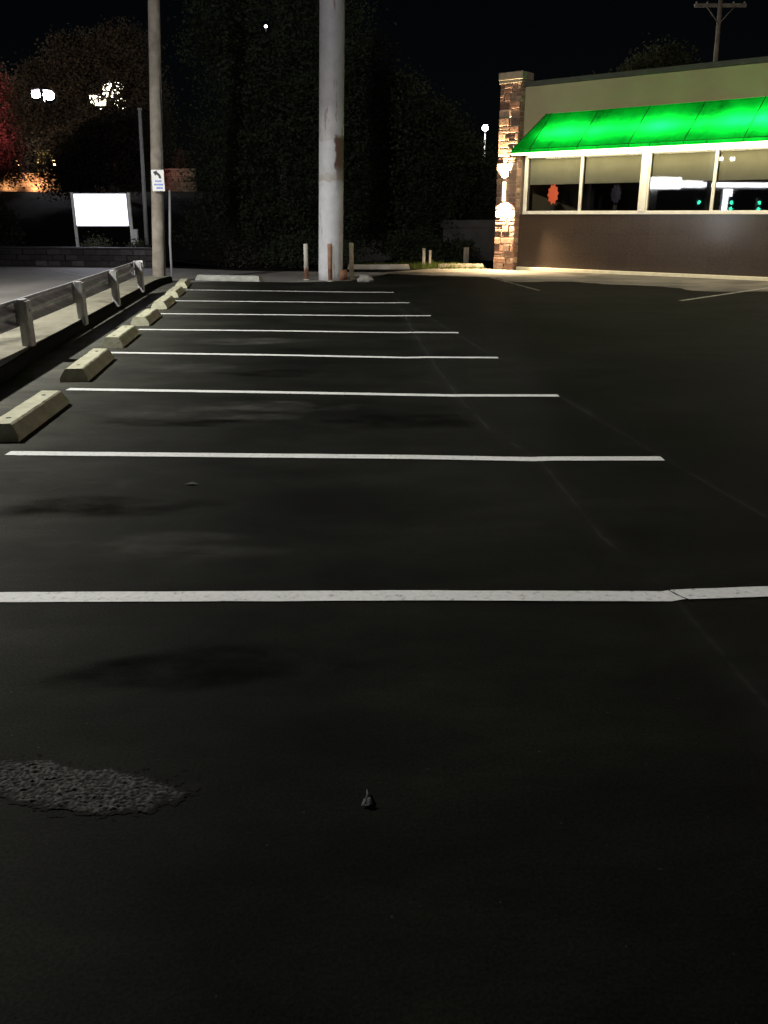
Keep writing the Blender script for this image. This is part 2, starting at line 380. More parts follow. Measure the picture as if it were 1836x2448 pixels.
def tag(o, label=None, cat=None, group=None, kind=None):
    if label: o['label']=label
    if cat: o['category']=cat
    if group: o['group']=group
    if kind: o['kind']=kind
    return o
def empty(name, loc, label, cat, rz=0, group=None):
    o = bpy.data.objects.new(name, None); COL.objects.link(o); o.empty_display_size=0.2
    o.location = loc; o.rotation_euler=(0,0,rz); return tag(o,label,cat,group)
def copy_tree(o, parent=None):
    c=o.copy(); COL.objects.link(c); c.parent=parent
    for ch in o.children: copy_tree(ch,c)
    return c
def lamp(name, kind, loc, power, color, parent=None, aim=None, **kw):
    l = bpy.data.lights.new(name, kind); l.energy=power; l.color=color
    for k,v in kw.items(): setattr(l,k,v)
    o = bpy.data.objects.new(name,l); COL.objects.link(o); o.location=loc
    if aim is not None: o.rotation_euler=(Vector(aim)-Vector(loc)).to_track_quat('-Z','Y').to_euler()
    if parent: o.parent=parent
    return o

# ------------------------------------------------------------------ setting: ground, road, lot
g = MB().sheet([(-600,-200),(600,-200),(600,900),(-600,900)], -0.012); tag(g.build('ground', M['soil']), kind='structure')
toe = [(-2.95,-8),(-3.25,0),(-3.65,4.5),(-4.02,8.82),(-4.33,10.9),(-4.72,13.99),(-5.03,16.6),(-5.28,18.8),(-5.49,20.6),(-5.62,21.9),(-5.64,22.7),(-5.58,23.4)]
def smooth_path(p, n=5):
    out=[]
    for i in range(len(p)-1):
        p0=p[max(i-1,0)];p1=p[i];p2=p[i+1];p3=p[min(i+2,len(p)-1)]
        for k in range(n):
            t=k/n
            out.append(tuple(0.5*((2*p1[j])+(-p0[j]+p2[j])*t+(2*p0[j]-5*p1[j]+4*p2[j]-p3[j])*t*t+(-p0[j]+3*p1[j]-3*p2[j]+p3[j])*t**3) for j in (0,1)))
    out.append(p[-1]); return out
toe_s = smooth_path(toe)
rd = MB().sheet([(-22,-60),(-2,-60),(-2,23.2),(0.2,24.3),(0.2,27.6),(-4.5,28.4),(-7.6,30.2),(-9.5,30.75),(-22,32.6),(-60,38),(-60,20),(-30,12)], -0.004)
tag(rd.build('road', M['road']), kind='structure')
lot = MB().sheet(toe_s+[(-4.6,23.75),(-2.4,23.45),(-1.0,23.9),(-0.4,25.2),(0.3,27.4),(0.6,28.95),(3.6,29.3),(4.4,28.85),(34,4.4),(34,-30),(-2.4,-30)], 0.0)
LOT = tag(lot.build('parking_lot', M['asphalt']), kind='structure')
def strip(path, w, z, jit=0.0, seed=0):
    rnd = random.Random(seed); mb=MB(); n=len(path); vs=[]
    for i,(x,y) in enumerate(path):
        a=path[max(i-1,0)]; b=path[min(i+1,n-1)]
        d=Vector((b[0]-a[0],b[1]-a[1])).normalized(); ww=w*(1+rnd.uniform(-jit,jit))/2
        vs += [(x-d.y*ww,y+d.x*ww,z),(x+d.y*ww,y-d.x*ww,z)]
    mb.add(vs,[(2*i,2*i+1,2*i+3,2*i+2) for i in range(n-1)]); return mb
def dense(path, step=0.12, jit=0.0, seed=0):
    rnd=random.Random(seed); out=[]
    for a,b in zip(path[:-1],path[1:]):
        k=max(1,int(math.dist(a,b)/step))
        for i in range(k):
            t=i/k; out.append((a[0]+(b[0]-a[0])*t+rnd.uniform(-jit,jit), a[1]+(b[1]-a[1])*t+rnd.uniform(-jit,jit)))
    out.append(path[-1]); return out
LINES=[[(-2.35,3.655),(-1.8,3.67),(-0.72,3.68),(0.15,3.69),(1.33,3.68),(1.385,3.70),(1.83,3.735),(2.15,3.75)],
[(-2.83,6.24),(-1.14,6.18),(0.24,6.13),(1.09,6.07),(1.2,6.085),(2.05,6.09)],
[(-3.25,8.74),(-1.07,8.57),(0.69,8.41),(0.83,8.415),(1.73,8.41)],
[(-3.58,11.21),(-1.36,11.0),(0.29,10.79),(0.53,10.82),(1.43,10.79)],
[(-3.83,13.58),(-1.64,13.41),(0.21,13.2),(0.5,13.23),(1.13,13.19)],
[(-4.07,15.82),(-1.9,15.65),(-0.08,15.47),(0.83,15.5)],
[(-4.37,18.28),(-2.19,18.06),(-0.28,17.83),(0.52,17.86)],
[(-4.74,21.0),(-2.49,20.67),(-0.74,20.36),(0.22,20.3)]]
for i,l in enumerate(LINES):
    strip(dense(l,0.10,0.0012,i), 0.112, 0.004, 0.025, i).build('painted_line', M['paint'], LOT)
M['worn_paint'] = plain("worn_paint", (0.10,0.098,0.09), 0.85, scale=5, color2=(0.36,0.35,0.32))
strip(dense([(6.16,18.28),(9.39,21.6),(10.6,22.85)],0.2,0.003,20),0.11,0.004,0.05,20).build('painted_line', M['worn_paint'], LOT)
strip(dense([(3.05,25.2),(3.66,20.8)],0.2,0.006,21),0.10,0.004,0.2,21).build('painted_line', plain("faint_paint",(0.03,0.029,0.027),0.85,scale=4,color2=(0.10,0.095,0.09)), LOT)
# dusty seams, scuffs and oil stains: thin films on the asphalt that thin out to nothing at their edges
def film_mat(name, color, strength, nscale):
    m = bpy.data.materials.new(name); m.use_nodes = True; nt = m.node_tree
    nt.nodes.remove(nt.nodes["Principled BSDF"]); out = nt.nodes["Material Output"]
    at = nt.nodes.new("ShaderNodeAttribute"); at.attribute_name = 'wear'
    n = add_noise(nt, nscale, 6, 0.7, stretch=(0.6,1.0,1.0)); r = ramp(nt, n.outputs["Fac"], [(0.36,(0,)*3),(0.64,(strength,)*3)])
    mu = nt.nodes.new("ShaderNodeMath"); mu.operation = 'MULTIPLY'; nt.links.new(at.outputs["Fac"], mu.inputs[0]); nt.links.new(r.outputs["Color"], mu.inputs[1])
    t = nt.nodes.new("ShaderNodeBsdfTransparent"); d = nt.nodes.new("ShaderNodeBsdfDiffuse"); d.inputs[0].default_value = (*color,1)
    mx = nt.nodes.new("ShaderNodeMixShader"); nt.links.new(mu.outputs[0], mx.inputs[0]); nt.links.new(t.outputs[0], mx.inputs[1]); nt.links.new(d.outputs[0], mx.inputs[2])
    nt.links.new(mx.outputs[0], out.inputs["Surface"]); return m
def with_wear(o, w):
    a = o.data.attributes.new('wear','FLOAT','POINT'); a.data.foreach_set('value', w); return o
def faded_strip(path, w, z, seed):
    rnd=random.Random(seed); mb=MB(); vs=[]; wr=[]; n=len(path)
    for i,(x,y) in enumerate(path):
        a=path[max(i-1,0)]; b=path[min(i+1,n-1)]; d=Vector((b[0]-a[0],b[1]-a[1])).normalized(); ww=w*(0.75+0.5*noise.noise(Vector((x*1.3,y*1.3,seed)))+0.25)
        for k,q in enumerate((-0.5,-0.25,-0.06,0,0.06,0.25,0.5)):
            vs.append((x-d.y*ww*q,y+d.x*ww*q,z)); wr.append((0,0.22,0.45,1.0,0.45,0.22,0)[k])
    mb.add(vs,[(7*i+k,7*i+k+1,7*i+k+8,7*i+k+7) for i in range(n-1) for k in range(6)]); return mb,wr
seam_m = film_mat("seam_dust",(0.036,0.036,0.032),1.0,1.6)
for path,w,sd in (([(0.22,20.3),(0.45,13.3),(0.62,10.0),(0.754,8.08),(0.888,6.97),(1.141,6.03),(1.215,4.47),(1.36,3.70),(1.40,2.72),(1.36,1.2)],0.34,31),
                  ([(0.22,20.3),(0.95,14.0),(1.49,10.2),(1.75,8.3),(2.08,6.0),(2.3,4.6),(2.6,2.4)],0.20,32)):
    mb,wr=faded_strip(dense(path,0.06,0.006,sd),w,0.002,sd); with_wear(mb.build('crack',seam_m,LOT),wr)
strip(dense([(1.345,3.775),(1.375,3.71),(1.385,3.69),(1.43,3.625)],0.012,0.002,33),0.007,0.0052,0.5,33).build('crack',plain("open_crack",(0.004,0.004,0.004),0.95,spec=0.02),LOT)
def film(c,rx,ry,rot,z,mat,seed,name):
    n=26; mb=MB(); vs=[]; wr=[]
    for j in range(n+1):
        for i in range(n+1):
            u=i/n*2-1; v=j/n*2-1; x=u*rx; y=v*ry
            e=u*u+v*v+0.5*noise.noise(Vector((u*2+seed,v*2,seed))); k=max(0,min(1,(0.85-e)/0.7))*(1 if max(abs(u),abs(v))<0.97 else 0)
            vs.append((c[0]+x*math.cos(rot)-y*math.sin(rot),c[1]+x*math.sin(rot)+y*math.cos(rot),z)); wr.append(k*k*(3-2*k))
    mb.add(vs,[(j*(n+1)+i,j*(n+1)+i+1,(j+1)*(n+1)+i+1,(j+1)*(n+1)+i) for j in range(n) for i in range(n)])
    with_wear(mb.build(name,mat,LOT),wr)
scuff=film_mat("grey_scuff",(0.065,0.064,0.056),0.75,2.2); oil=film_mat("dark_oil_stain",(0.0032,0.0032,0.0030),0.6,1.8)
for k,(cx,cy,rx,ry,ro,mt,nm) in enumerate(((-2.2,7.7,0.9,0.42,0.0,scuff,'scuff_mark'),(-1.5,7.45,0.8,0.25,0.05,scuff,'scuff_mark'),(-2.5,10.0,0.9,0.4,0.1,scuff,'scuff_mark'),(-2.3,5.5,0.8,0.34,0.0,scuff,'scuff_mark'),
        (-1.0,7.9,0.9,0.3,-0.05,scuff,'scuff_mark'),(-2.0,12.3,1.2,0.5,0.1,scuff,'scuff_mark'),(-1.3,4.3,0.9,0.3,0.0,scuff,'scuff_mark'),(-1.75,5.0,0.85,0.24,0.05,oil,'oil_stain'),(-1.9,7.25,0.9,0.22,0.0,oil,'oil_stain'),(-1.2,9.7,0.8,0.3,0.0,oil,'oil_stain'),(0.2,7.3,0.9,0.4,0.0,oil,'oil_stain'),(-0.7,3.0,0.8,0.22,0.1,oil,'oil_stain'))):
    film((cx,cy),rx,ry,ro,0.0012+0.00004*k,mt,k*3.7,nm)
# rough worn aggregate where the sealcoat has come off
def rough_patch(c, rx, ry, seed, n=64):
    """bare stones showing through: real bumps that die out towards the ragged edge; wear is stored per vertex"""
    mb=MB(); vs=[]; idx={}; wear=[]; edge=[]
    for j in range(n+1):
        for i in range(n+1):
            u=i/n*2-1; v=j/n*2-1; x=c[0]+u*rx*1.9; y=c[1]+v*ry*2.4
            e=(u*1.9)**2+(v*2.4+0.35*math.sin(x*6))**2 + 0.7*noise.noise(Vector((x*4.5,y*5,seed))) + 0.45*noise.noise(Vector((x*15,y*15,seed)))
            if e<1.7:
                k=max(0.0,min(1.0,(1.3-e)/0.9)); k=k*k*(3-2*k)
                b=abs(noise.noise(Vector((x*55,y*55,1)))); b2=noise.noise(Vector((x*115,y*115,2)))
                idx[(i,j)]=len(vs); vs.append((x,y,0.0012+k*(0.0025+0.009*b+0.0035*b2))); wear.append(max(0,min(1,0.12+k*(0.25+1.6*(b+0.3*b2))))); edge.append(k)
    fs=[]
    for j in range(n):
        for i in range(n):
            q=((i,j),(i+1,j),(i+1,j+1),(i,j+1))
            if not all(k in idx for k in q): continue
            a=vs[idx[q[0]]]; w=edge[idx[q[0]]]
            if w>0.16+0.30*noise.noise(Vector((a[0]*38,a[1]*38,9)))+0.2*noise.noise(Vector((a[0]*90,a[1]*90,5))): fs.append(tuple(idx[k] for k in q))
    return mb.add(vs,fs,True),wear
def worn_mat():
    m, nt, b, out = new_mat("bare_aggregate")
    at=nt.nodes.new("ShaderNodeAttribute"); at.attribute_name='wear'
    n=add_noise(nt,90,4,0.7)
    f=ramp(nt,n.outputs["Fac"],[(0.3,(0.6,)*3),(0.7,(1.4,)*3)])
    c=ramp(nt,at.outputs["Fac"],[(0.0,(0.0055,0.0055,0.005)),(0.35,(0.015,0.0138,0.0128)),(1.0,(0.085,0.083,0.078))])
    nt.links.new(mixc(nt,1.0,c.outputs["Color"],f.outputs["Color"],'MULTIPLY'),b.inputs["Base Color"]); b.inputs["Roughness"].default_value=0.8; b.inputs["Specular IOR Level"].default_value=0.03
    return m
mbp,wear=rough_patch((-1.02,2.27),0.40,0.115,3,260)
po=mbp.build('worn_patch',worn_mat(),LOT)
at=po.data.attributes.new('wear','FLOAT','POINT')
at.data.foreach_set('value',wear)
# kerb, verge
kp=[(0.0,-0.01),(0.008,0.10),(0.022,0.15),(0.05,0.163),(0.16,0.164),(0.16,-0.01)]
tag(MB().sweep(toe_s,kp).build('kerb', M['kerb']), kind='structure')
tag(MB().sweep(toe_s,[(0.03,0.167),(0.3,0.175),(0.6,0.165),(1.0,0.12),(1.4,0.04),(1.7,-0.009)]).build('verge', M['verge']), kind='structure')
rl=smooth_path([(-22,34.2),(-17,32.4),(-13.2,30.4),(-11.5,29.3),(-9.8,27.4),(-8.2,25.0),(-7.4,22.0),(-6.7,17.0),(-6.1,10),(-5.6,2),(-5.3,-8)])
strip(rl,0.10,0.001,0.1,5).build('edge_line', M['worn_paint'], bpy.data.objects['road'])

# ------------------------------------------------------------------ wheel stops
def stop_mesh(L, seed, w0=0.29, w1=0.19, h=0.137):
    rnd=random.Random(seed); mb=MB(); prof=[(-w0/2,0.0),(-w0/2,0.045),(-w1/2,h-0.012),(-w1/2+0.015,h),(w1/2-0.015,h),(w1/2,h-0.012),(w0/2,0.045),(w0/2,0.0)]
    n=28; vs=[]; m=len(prof)
    for i in range(n+1):
        t=i/n; y=-L/2+L*t; k=1.0
        inset=0.05*(1 if i in (0,n) else 0)
        for x,z in prof:
            yy=y+(inset*(z/h) if i==0 else (-inset*(z/h) if i==n else 0))
            j=0.006*noise.noise(Vector((x*9,yy*7,z*9+seed)))+rnd.uniform(-0.0015,0.0015)
            vs.append((x*(1+j*2),yy,max(0.0,z+j*(1 if z>0.05 else 0))))
    fs=[(i*m+k,i*m+k+1,(i+1)*m+k+1,(i+1)*m+k) for i in range(n) for k in range(m-1)]
    fs += [tuple(range(m)),tuple(n*m+k for k in range(m))[::-1],]
    return mb.add(vs,fs)
STOPS=[((-2.888,6.582),(-2.99,8.037),'pale yellow concrete wheel stop nearest the camera, cut by the left picture edge'),
((-3.179,9.157),(-3.36,10.719),'second wheel stop from the camera, faded yellow, beyond the second full white line'),
((-3.515,11.619),(-3.672,13.033),'third wheel stop from the camera, bright yellow top with dark near end'),
((-3.789,14.051),(-3.927,15.304),'fourth wheel stop from the camera, middle one of the row of seven'),
((-4.121,16.622),(-4.25,17.787),'fifth wheel stop from the camera, third from the far end of the yellow row'),
((-4.444,19.012),(-4.595,20.288),'sixth wheel stop from the camera, next to last in the yellow row'),
((-4.786,21.463),(-4.982,22.75),'farthest yellow wheel stop, small, beside the foot of the wooden pole')]
for i,(a,b,lab) in enumerate(STOPS):
    a=Vector(a); b=Vector(b); d=(b-a).normalized(); L=max((b-a).length,1.42)
    nrm=Vector((-d.y,d.x)); c=a+d*(L/2)+nrm*0.145
    s=empty('wheel_stop',(c.x,c.y,0.001),lab,'wheel stop',math.atan2(d.y,d.x)-math.pi/2,'yellow wheel stops along the kerb')
    stop_mesh(L,i).build('concrete_bar',M['stop'],s)
    for yy in (-L*0.32, L*0.32): MB().tube([(0,yy,0.13),(0,yy,0.1405)],[0.02,0.02],10).build('anchor_pin',M['dark_metal'],s)
white_stop=plain("white_wheel_stop",(0.30,0.30,0.27),0.85,var=0.2,bump=0.3)
s=tag(stop_mesh(1.9,11,0.30,0.19,0.14).build('wheel_stop',white_stop),'whitish wheel stop lying crosswise on the far grey strip left of the white pole','wheel stop')
s.location=(-4.2,24.05,0.0); s.rotation_euler=(0,0,R(90-15.5))
for (xa,xb,y,lab,mt) in ((-1.2,0.86,29.22,'dim concrete kerb stone bordering the grass, nearer the white pole','concrete'),(1.78,3.33,29.62,'warm lit concrete kerb stone on the grass edge beside the stone column','kerb_conc')):
    o=tag(stop_mesh(xb-xa,int(y*7),0.24,0.19,0.15).build('kerb_stone',M[mt]),lab,'kerb stone',group='kerb stones by the grass'); o.location=((xa+xb)/2,y,0); o.rotation_euler=(0,0,R(90))

# ------------------------------------------------------------------ guardrail
gr=empty('guardrail',(-4.75,14,0.17),'galvanised steel guardrail on stout posts along the pale verge','guardrail')
inv=Matrix.Translation((4.75,-14,-0.17))
posts=[(-4.1,7.8),(-4.37,10.72),(-4.67,13.63),(-4.99,16.49),(-5.35,19.57)]
railpath=smooth_path([(-3.75,4.5),(-4.24,7.9),(-4.52,10.75),(-4.83,13.65),(-5.15,16.5),(-5.52,19.65)],8)
wp=[]
for k in range(25):
    t=k/24; z=0.40+0.32*t; o=0.06*math.cos(t*4*math.pi)
    wp.append((-o+0.02,z))
wp.append((wp[-1][0]+0.012,0.724)); prof=[(o,z-0.17) for o,z in wp]+[(o+0.005,z-0.172) for o,z in wp[::-1]]
rail=MB().sweep([(x+4.75,y-14) for x,y in railpath],prof,True).build('rail',M['steel_galv'],gr)
for p in rail.data.polygons: p.use_smooth=False
for (x,y) in posts:
    d=-0.115; lx,ly=x+4.75,y-14
    Mx=Matrix.Translation((lx,ly,0))@Matrix.Rotation(R(6.5),4,'Z')
    # I-section steel post with a sloped top
    p=MB(); h=0.555
    p.box(-0.085,0.0,-0.095,0.095,-0.1,h,Mx,0.008)
    p.box(0.003,0.03,-0.105,0.105,-0.1,h-0.02,Mx)
    po=p.build('post',M['post_wood'],gr)
    bl=MB().box(-0.13,-0.088,-0.06,0.06,0.26,0.53,Mx,0.006).build('spacer_block',M['post_wood'],po)
    MB().tube([Mx@Vector((0.03,0,0.42)),Mx@Vector((0.046,0,0.42))],0.016,8).build('bolt',M['bolt'],po)
e=MB(); tip=railpath[-1]
Mx=Matrix.Translation((tip[0]+4.75,tip[1]-14+0.07,0))@Matrix.Rotation(R(6.5),4,'Z')
vs=[];n=10
for i in range(n+1):
    a=math.pi*i/n*0.9
    for z in (0.20,0.56): vs.append(Mx@Vector((-0.02+0.10*(1-math.cos(a)),0.12*math.sin(a),z)))
e.add(vs,[(2*i,2*i+1,2*i+3,2*i+2) for i in range(n)]); o=e.build('end_shoe',M['white_metal'],gr)
sm=o.modifiers.new('thick','SOLIDIFY'); sm.thickness=0.008

# ------------------------------------------------------------------ poles
up=empty('utility_pole',(-5.91,23.27,0),'weathered wooden utility pole leaning slightly, with a small arrow sign, at the verge end','pole')
n=26; pts=[(0.46*(k/n)*1.28,0,k/n*9.0-0.1) for k in range(n+1)]
MB().tube(pts,[0.172-0.045*k/n+random.uniform(-0.003,0.003) for k in range(n+1)],20).build('shaft',M['pole_wood'],up)
MB().tube([(0.16,-0.06,0.0),(0.16+0.2,-0.06,3.0),(0.16+0.42,-0.06,8.6)],0.022,8).build('cable_conduit',M['dark_metal'],up)
# arrow sign
sg=empty('arrow_sign',(-5.66,23.02,2.5),'small white notice with black curved arrow and blue lettering on the wooden pole','sign')
MB().box(-0.155,0.155,-0.006,0.006,-0.25,0.25,None,0.004).build('plate',M['sign_white'],sg)
# arrow curving up to the left
ar=[]; 
for k in range(13):
    t=k/12; a=R(-8+75*t); ar.append((0.055-0.17*(1-math.cos(a))*0.9, 0.065+0.12*math.sin(a)))
arm=MB(); vs=[]
for k,(x,z) in enumerate(ar):
    a=ar[max(k-1,0)]; b=ar[min(k+1,12)]; d=Vector((b[0]-a[0],b[1]-a[1])).normalized(); w=0.030
    vs+=[(x-d.y*w,-0.0095,z+d.x*w),(x+d.y*w,-0.0095,z-d.x*w)]
arm.add(vs,[(2*k,2*k+1,2*k+3,2*k+2) for k in range(12)])
tx,tz=ar[-1]; d=(Vector(ar[-1])-Vector(ar[-2])).normalized(); nn=Vector((-d.y,d.x))
tp=[Vector((tx,tz))+nn*0.07-d*0.012,Vector((tx,tz))-nn*0.07-d*0.012,Vector((tx,tz))+d*0.075]
arm.add([(p.x,-0.0095,p.y) for p in tp],[(0,1,2)])
arm.build('arrow',M['sign_black'],sg)
rnd=random.Random(4)
for zc,x0,x1 in ((-0.015,-0.075,0.085),(-0.095,-0.105,0.12),(-0.175,-0.05,0.105)):
    t=MB(); x=x0
    while x<x1-0.01:
        w=rnd.uniform(0.014,0.026); t.box(x,min(x+w,x1),-0.0085,-0.0065,zc-0.021,zc+0.021); x+=w+0.006
    t.build('lettering',M['sign_blue'],sg)
# big white sign column
sp=empty('sign_pole',(-1.47,24.42,0),'massive round white steel sign pole with rust stains and patched paint','pole')
pts=[(0.026*z,0,z) for z in [k*0.35-0.1 for k in range(40)]]
MB().tube(pts,[0.333-0.0007*k for k in range(40)],40).build('shaft',M['pole_white'],sp)
MB().tube([(0.26,-0.02,0.0),(0.26,-0.02,0.26)],[0.20,0.19],24).build('base_collar',rusty_paint("collar_rust",0.9),sp)
# bollards
for (x,y,h,lvl,lab,rr) in ((-2.12,24.25,0.95,0.62,'white steel bollard with rust at its foot, left of the white pole',0.058),
                       (-1.435,23.72,0.97,1.0,'rusty brown bollard standing in front of the white pole',0.060),
                       (-0.90,24.72,0.96,0.18,'tan painted bollard right of the white pole',0.062)):
    b=empty('bollard',(x,y,0),lab,'bollard',0,'bollards guarding the white sign pole')
    mt = rusty_paint("bollard_paint",lvl) if lvl!=0.18 else plain("tan_bollard_paint",(0.36,0.28,0.17),0.8,scale=5,color2=(0.5,0.42,0.28))
    if lvl==1.0: mt=plain("rusty_bollard",(0.17,0.075,0.04),0.85,scale=5,color2=(0.34,0.20,0.13))
    MB().tube([(0,0,-0.05),(0,0,h-0.03),(0,0,h-0.008),(0,0,h)],[rr,rr,rr*0.93,rr*0.5],18).build('pipe',mt,b)
    MB().tube([(0,0,0.002),(0,0,0.03)],[rr*1.7,rr*1.35],18).build('footing',M['concrete'],b)
# concrete rubble chunk
def lump(name,c,sx,sy,sz,mat,seed,amp=0.3):
    mb=MB().sphere((0,0,0),1.0,22,14); vs=[]
    for v in mb.v:
        v=Vector(v); k=1+amp*noise.noise(v*1.6+Vector((seed,0,0)))+amp*0.5*noise.noise(v*4+Vector((0,seed,0)))
        v=v*k; v.z=max(v.z,-0.55); vs.append((v.x*sx,v.y*sy,v.z*sz))
    mb.v=vs; return mb.build(name,mat,None,c)
tag(lump('rubble_chunk',(-0.50,23.6,0.06),0.2,0.14,0.13,M['rock'],2.0),'pale concrete rubble chunk on the asphalt right of the bollards','rubble')
# twig / scrap on the near asphalt
lit=MB().tube([(-0.056,2.17,0.008),(-0.05,2.20,0.018),(-0.053,2.235,0.010)],[0.005,0.004,0.002],6)
lit.add([(-0.07,2.165,0.006),(-0.045,2.16,0.010),(-0.04,2.185,0.022),(-0.062,2.19,0.012)],[(0,1,2,3)])
tag(lit.build('dry_leaf_scrap',plain("dry_scrap",(0.03,0.029,0.027),0.8)),'tiny dry leaf scrap alone on the dark foreground asphalt','litter')
lf=MB().add([(-0.05,0,0.004),(0.0,-0.02,0.012),(0.05,0.0,0.005),(0.0,0.02,0.016)],[(0,1,2,3)])
o=tag(lf.build('fallen_leaf',plain("fallen_leaf",(0.06,0.058,0.052),0.8)),'pale fallen leaf lying between the first two white lines','leaf'); o.location=(-1.28,5.45,0)

# ------------------------------------------------------------------ left: block wall, lit board, posts
bw=MB(); rnd=random.Random(9)
A=Vector((-24.0,34.2)); B=Vector((-13.48,31.5)); C2=Vector((-7.75,30.4))
def block_run(P,Q,rows,bl,mb):
    d=(Q-P); L=d.length; u=d.normalized(); nn=Vector((u.y,-u.x))
    ang=math.atan2(u.y,u.x)
    for r in range(rows):
        x=-(bl/2 if r%2 else 0); 
        while x<L-0.02:
            x0=max(x,0); x1=min(x+bl-0.012,L)
            Mx=Matrix.Translation((P.x,P.y,0))@Matrix.Rotation(ang,4,'Z')
            out=rnd.uniform(0,0.035)+(0.03 if (r==1 and rnd.random()<0.4) else 0)
            mb.box(x0,x1,-0.10-out,0.25,r*0.19+0.0,r*0.19+0.182,Mx,0.022)
            x+=bl
        
block_run(B,C2,3,0.46,bw); block_run(A,B,3,0.46,bw)
w=empty('retaining_wall',(-10.5,31,0),'low grey split block retaining wall along the road below the lit board','wall')
o=bw.build('block_courses',M['block'],w); o.location=(10.5,-31,0)
cb=MB()
for P,Q in ((A,B),(B,C2)):
    u=(Q-P).normalized(); ang=math.atan2(u.y,u.x)
    cb.box(0.002,(Q-P).length-0.002,-0.15,0.28,0.573,0.63,Matrix.Translation((P.x,P.y,0))@Matrix.Rotation(ang,4,'Z'),0.01)
o=cb.build('cap_course',M['block'],w); o.location=(10.5,-31,0)
# hillside beyond the wall
hs=MB(); NX,NY=60,50; vs=[]
def hill(x,y):
    t=max(0,min(1,(y-33)/34)); t=t*t*(3-2*t)
    s=max(0,min(1,(-x-4.5)/6)); s=s*s*(3-2*s)
    return (0.52+2.75*t)*s-0.04 + 0.12*noise.noise(Vector((x*0.3,y*0.3,0)))*t
for j in range(NY+1):
    for i in range(NX+1):
        x=-60+58*i/NX; v=j/NY
        y0=31.2+max(0,(-x-13.5))*0.26 if x<-13.48 else 30.7+(-x-7.75)*0.19
        y=y0+(160-y0)*v**1.8
        vs.append((x,y,hill(x,y)))
hs.add(vs,[(j*(NX+1)+i,j*(NX+1)+i+1,(j+1)*(NX+1)+i+1,(j+1)*(NX+1)+i) for j in range(NY) for i in range(NX)],True)
tag(hs.build('hillside',M['soil']),kind='structure')
# lit board
lb=empty('lit_sign_board',(-9.93,32.0,0.5),'glowing blank white sign board on two pale posts above the block wall','sign')
MB().box(-0.94,0.94,-0.08,0.08,0.79,1.90,None,0.01).build('cabinet',M['white_metal'],lb)
MB().box(-0.90,0.90,-0.095,-0.082,0.83,1.86).build('lit_face',M['lit_panel'],lb)
for x in (-0.985,0.985): MB().box(x-0.045,x+0.045,-0.05,0.05,-0.1,1.92,None,0.006).build('post',M['white_metal'],lb)
lamp('board_light','AREA',(-9.93,31.88,1.85),40,(0.80,0.82,1.0),aim=(-9.93,20,1.2),shape='RECTANGLE',size=1.8,size_y=1.0)
ub=empty('utility_box',(-8.80,31.9,0.5),'narrow pale utility box at the right foot of the glowing board','box')
MB().box(-0.085,0.085,-0.07,0.07,0.0,0.66,None,0.012).build('body',M['white_metal'],ub)
MB().box(-0.095,0.095,-0.085,0.08,0.662,0.70,None,0.008).build('lid',M['white_metal'],ub)
tp=empty('light_pole',(-8.72,33.0,0.5),'thin grey metal pole rising behind the right side of the glowing board','pole')
MB().tube([(0,0,0),(0.05,0,1.6),(0.16,0,4.66)],[0.075,0.07,0.06],14).build('shaft',M['grey_metal'],tp)
MB().tube([(0.16,0,4.64),(0.1625,0,4.72)],[0.075,0.072],14).build('top_cap',M['grey_metal'],tp)
gp=empty('marker_post',(-6.05,25.4,0),'thin leaning pale guard post right behind the wooden pole','post')
MB().tube([(-0.02,0,-0.04),(0.0,0,0.9),(0.1,0,2.3)],[0.034,0.034,0.030],10).build('tube',M['grey_metal'],gp)
MB().tube([(0.1,0,2.3),(0.1025,0,2.34)],[0.036,0.02],10).build('tip',M['grey_metal'],gp)

# ------------------------------------------------------------------ stone terrace far left
def rubble_wall(name,x0,x1,y,z0,z1,label,cat,seed,depth=0.5,row=0.3):
    rnd=random.Random(seed); e=empty(name,((x0+x1)/2,y,z0),label,cat); w=(x1-x0)/2; H=z1-z0
    MB().box(-w+0.03,w-0.03,0.0,depth,-0.6,H-0.01).build('core',M['dirty'],e)
    st=MB(); z=0.0
    while z<H-0.05:
        rh=min(rnd.uniform(0.7,1.2)*row,H-z); x=-w
        while x<w-0.03:
            bw_=min(rnd.uniform(0.9,2.2)*row,w-x)
            st.box(x+0.012,x+bw_-0.012,-0.04-rnd.uniform(0,0.05),0.04,z+0.01,z+rh-0.01,None,0.025); x+=bw_
        z+=rh
    st.build('stones',M['field_stone'],e)
    MB().box(-w-0.08,w+0.08,-0.14,depth+0.08,H+0.002,H+0.13,None,0.02).build('cap_stone',M['field_stone'],e)
    return e
rubble_wall('stone_wall',-31.0,-24.67,70,3.2,4.55,'amber lit stone wall on the hillside at far left','wall',1)
rubble_wall('stone_pier',-17.2,-14.35,70,2.75,4.85,'dim stone entrance wall seen just right of the wooden pole','wall',2)
gw=MB()
gw.box(-18,-11.9,60.0,60.3,1.9,2.3,None,0.02); o=gw.build('concrete_barrier',M['dirty']); tag(o,'dim pale horizontal concrete barrier behind the wooden pole','barrier')
MB().box(-17.8,-12.1,60.1,60.2,1.2,1.9).build('barrier_foot',M['dirty'],o)
o=MB().box(2.2,5.2,35.0,35.2,1.2,1.5,None,0.03).build('concrete_barrier',M['dirty']); tag(o,'dim grey concrete barrier between the dark shrubs and the restaurant column','barrier')
MB().box(2.3,5.1,35.05,35.15,-0.02,1.2).build('barrier_foot',M['dirty'],o)
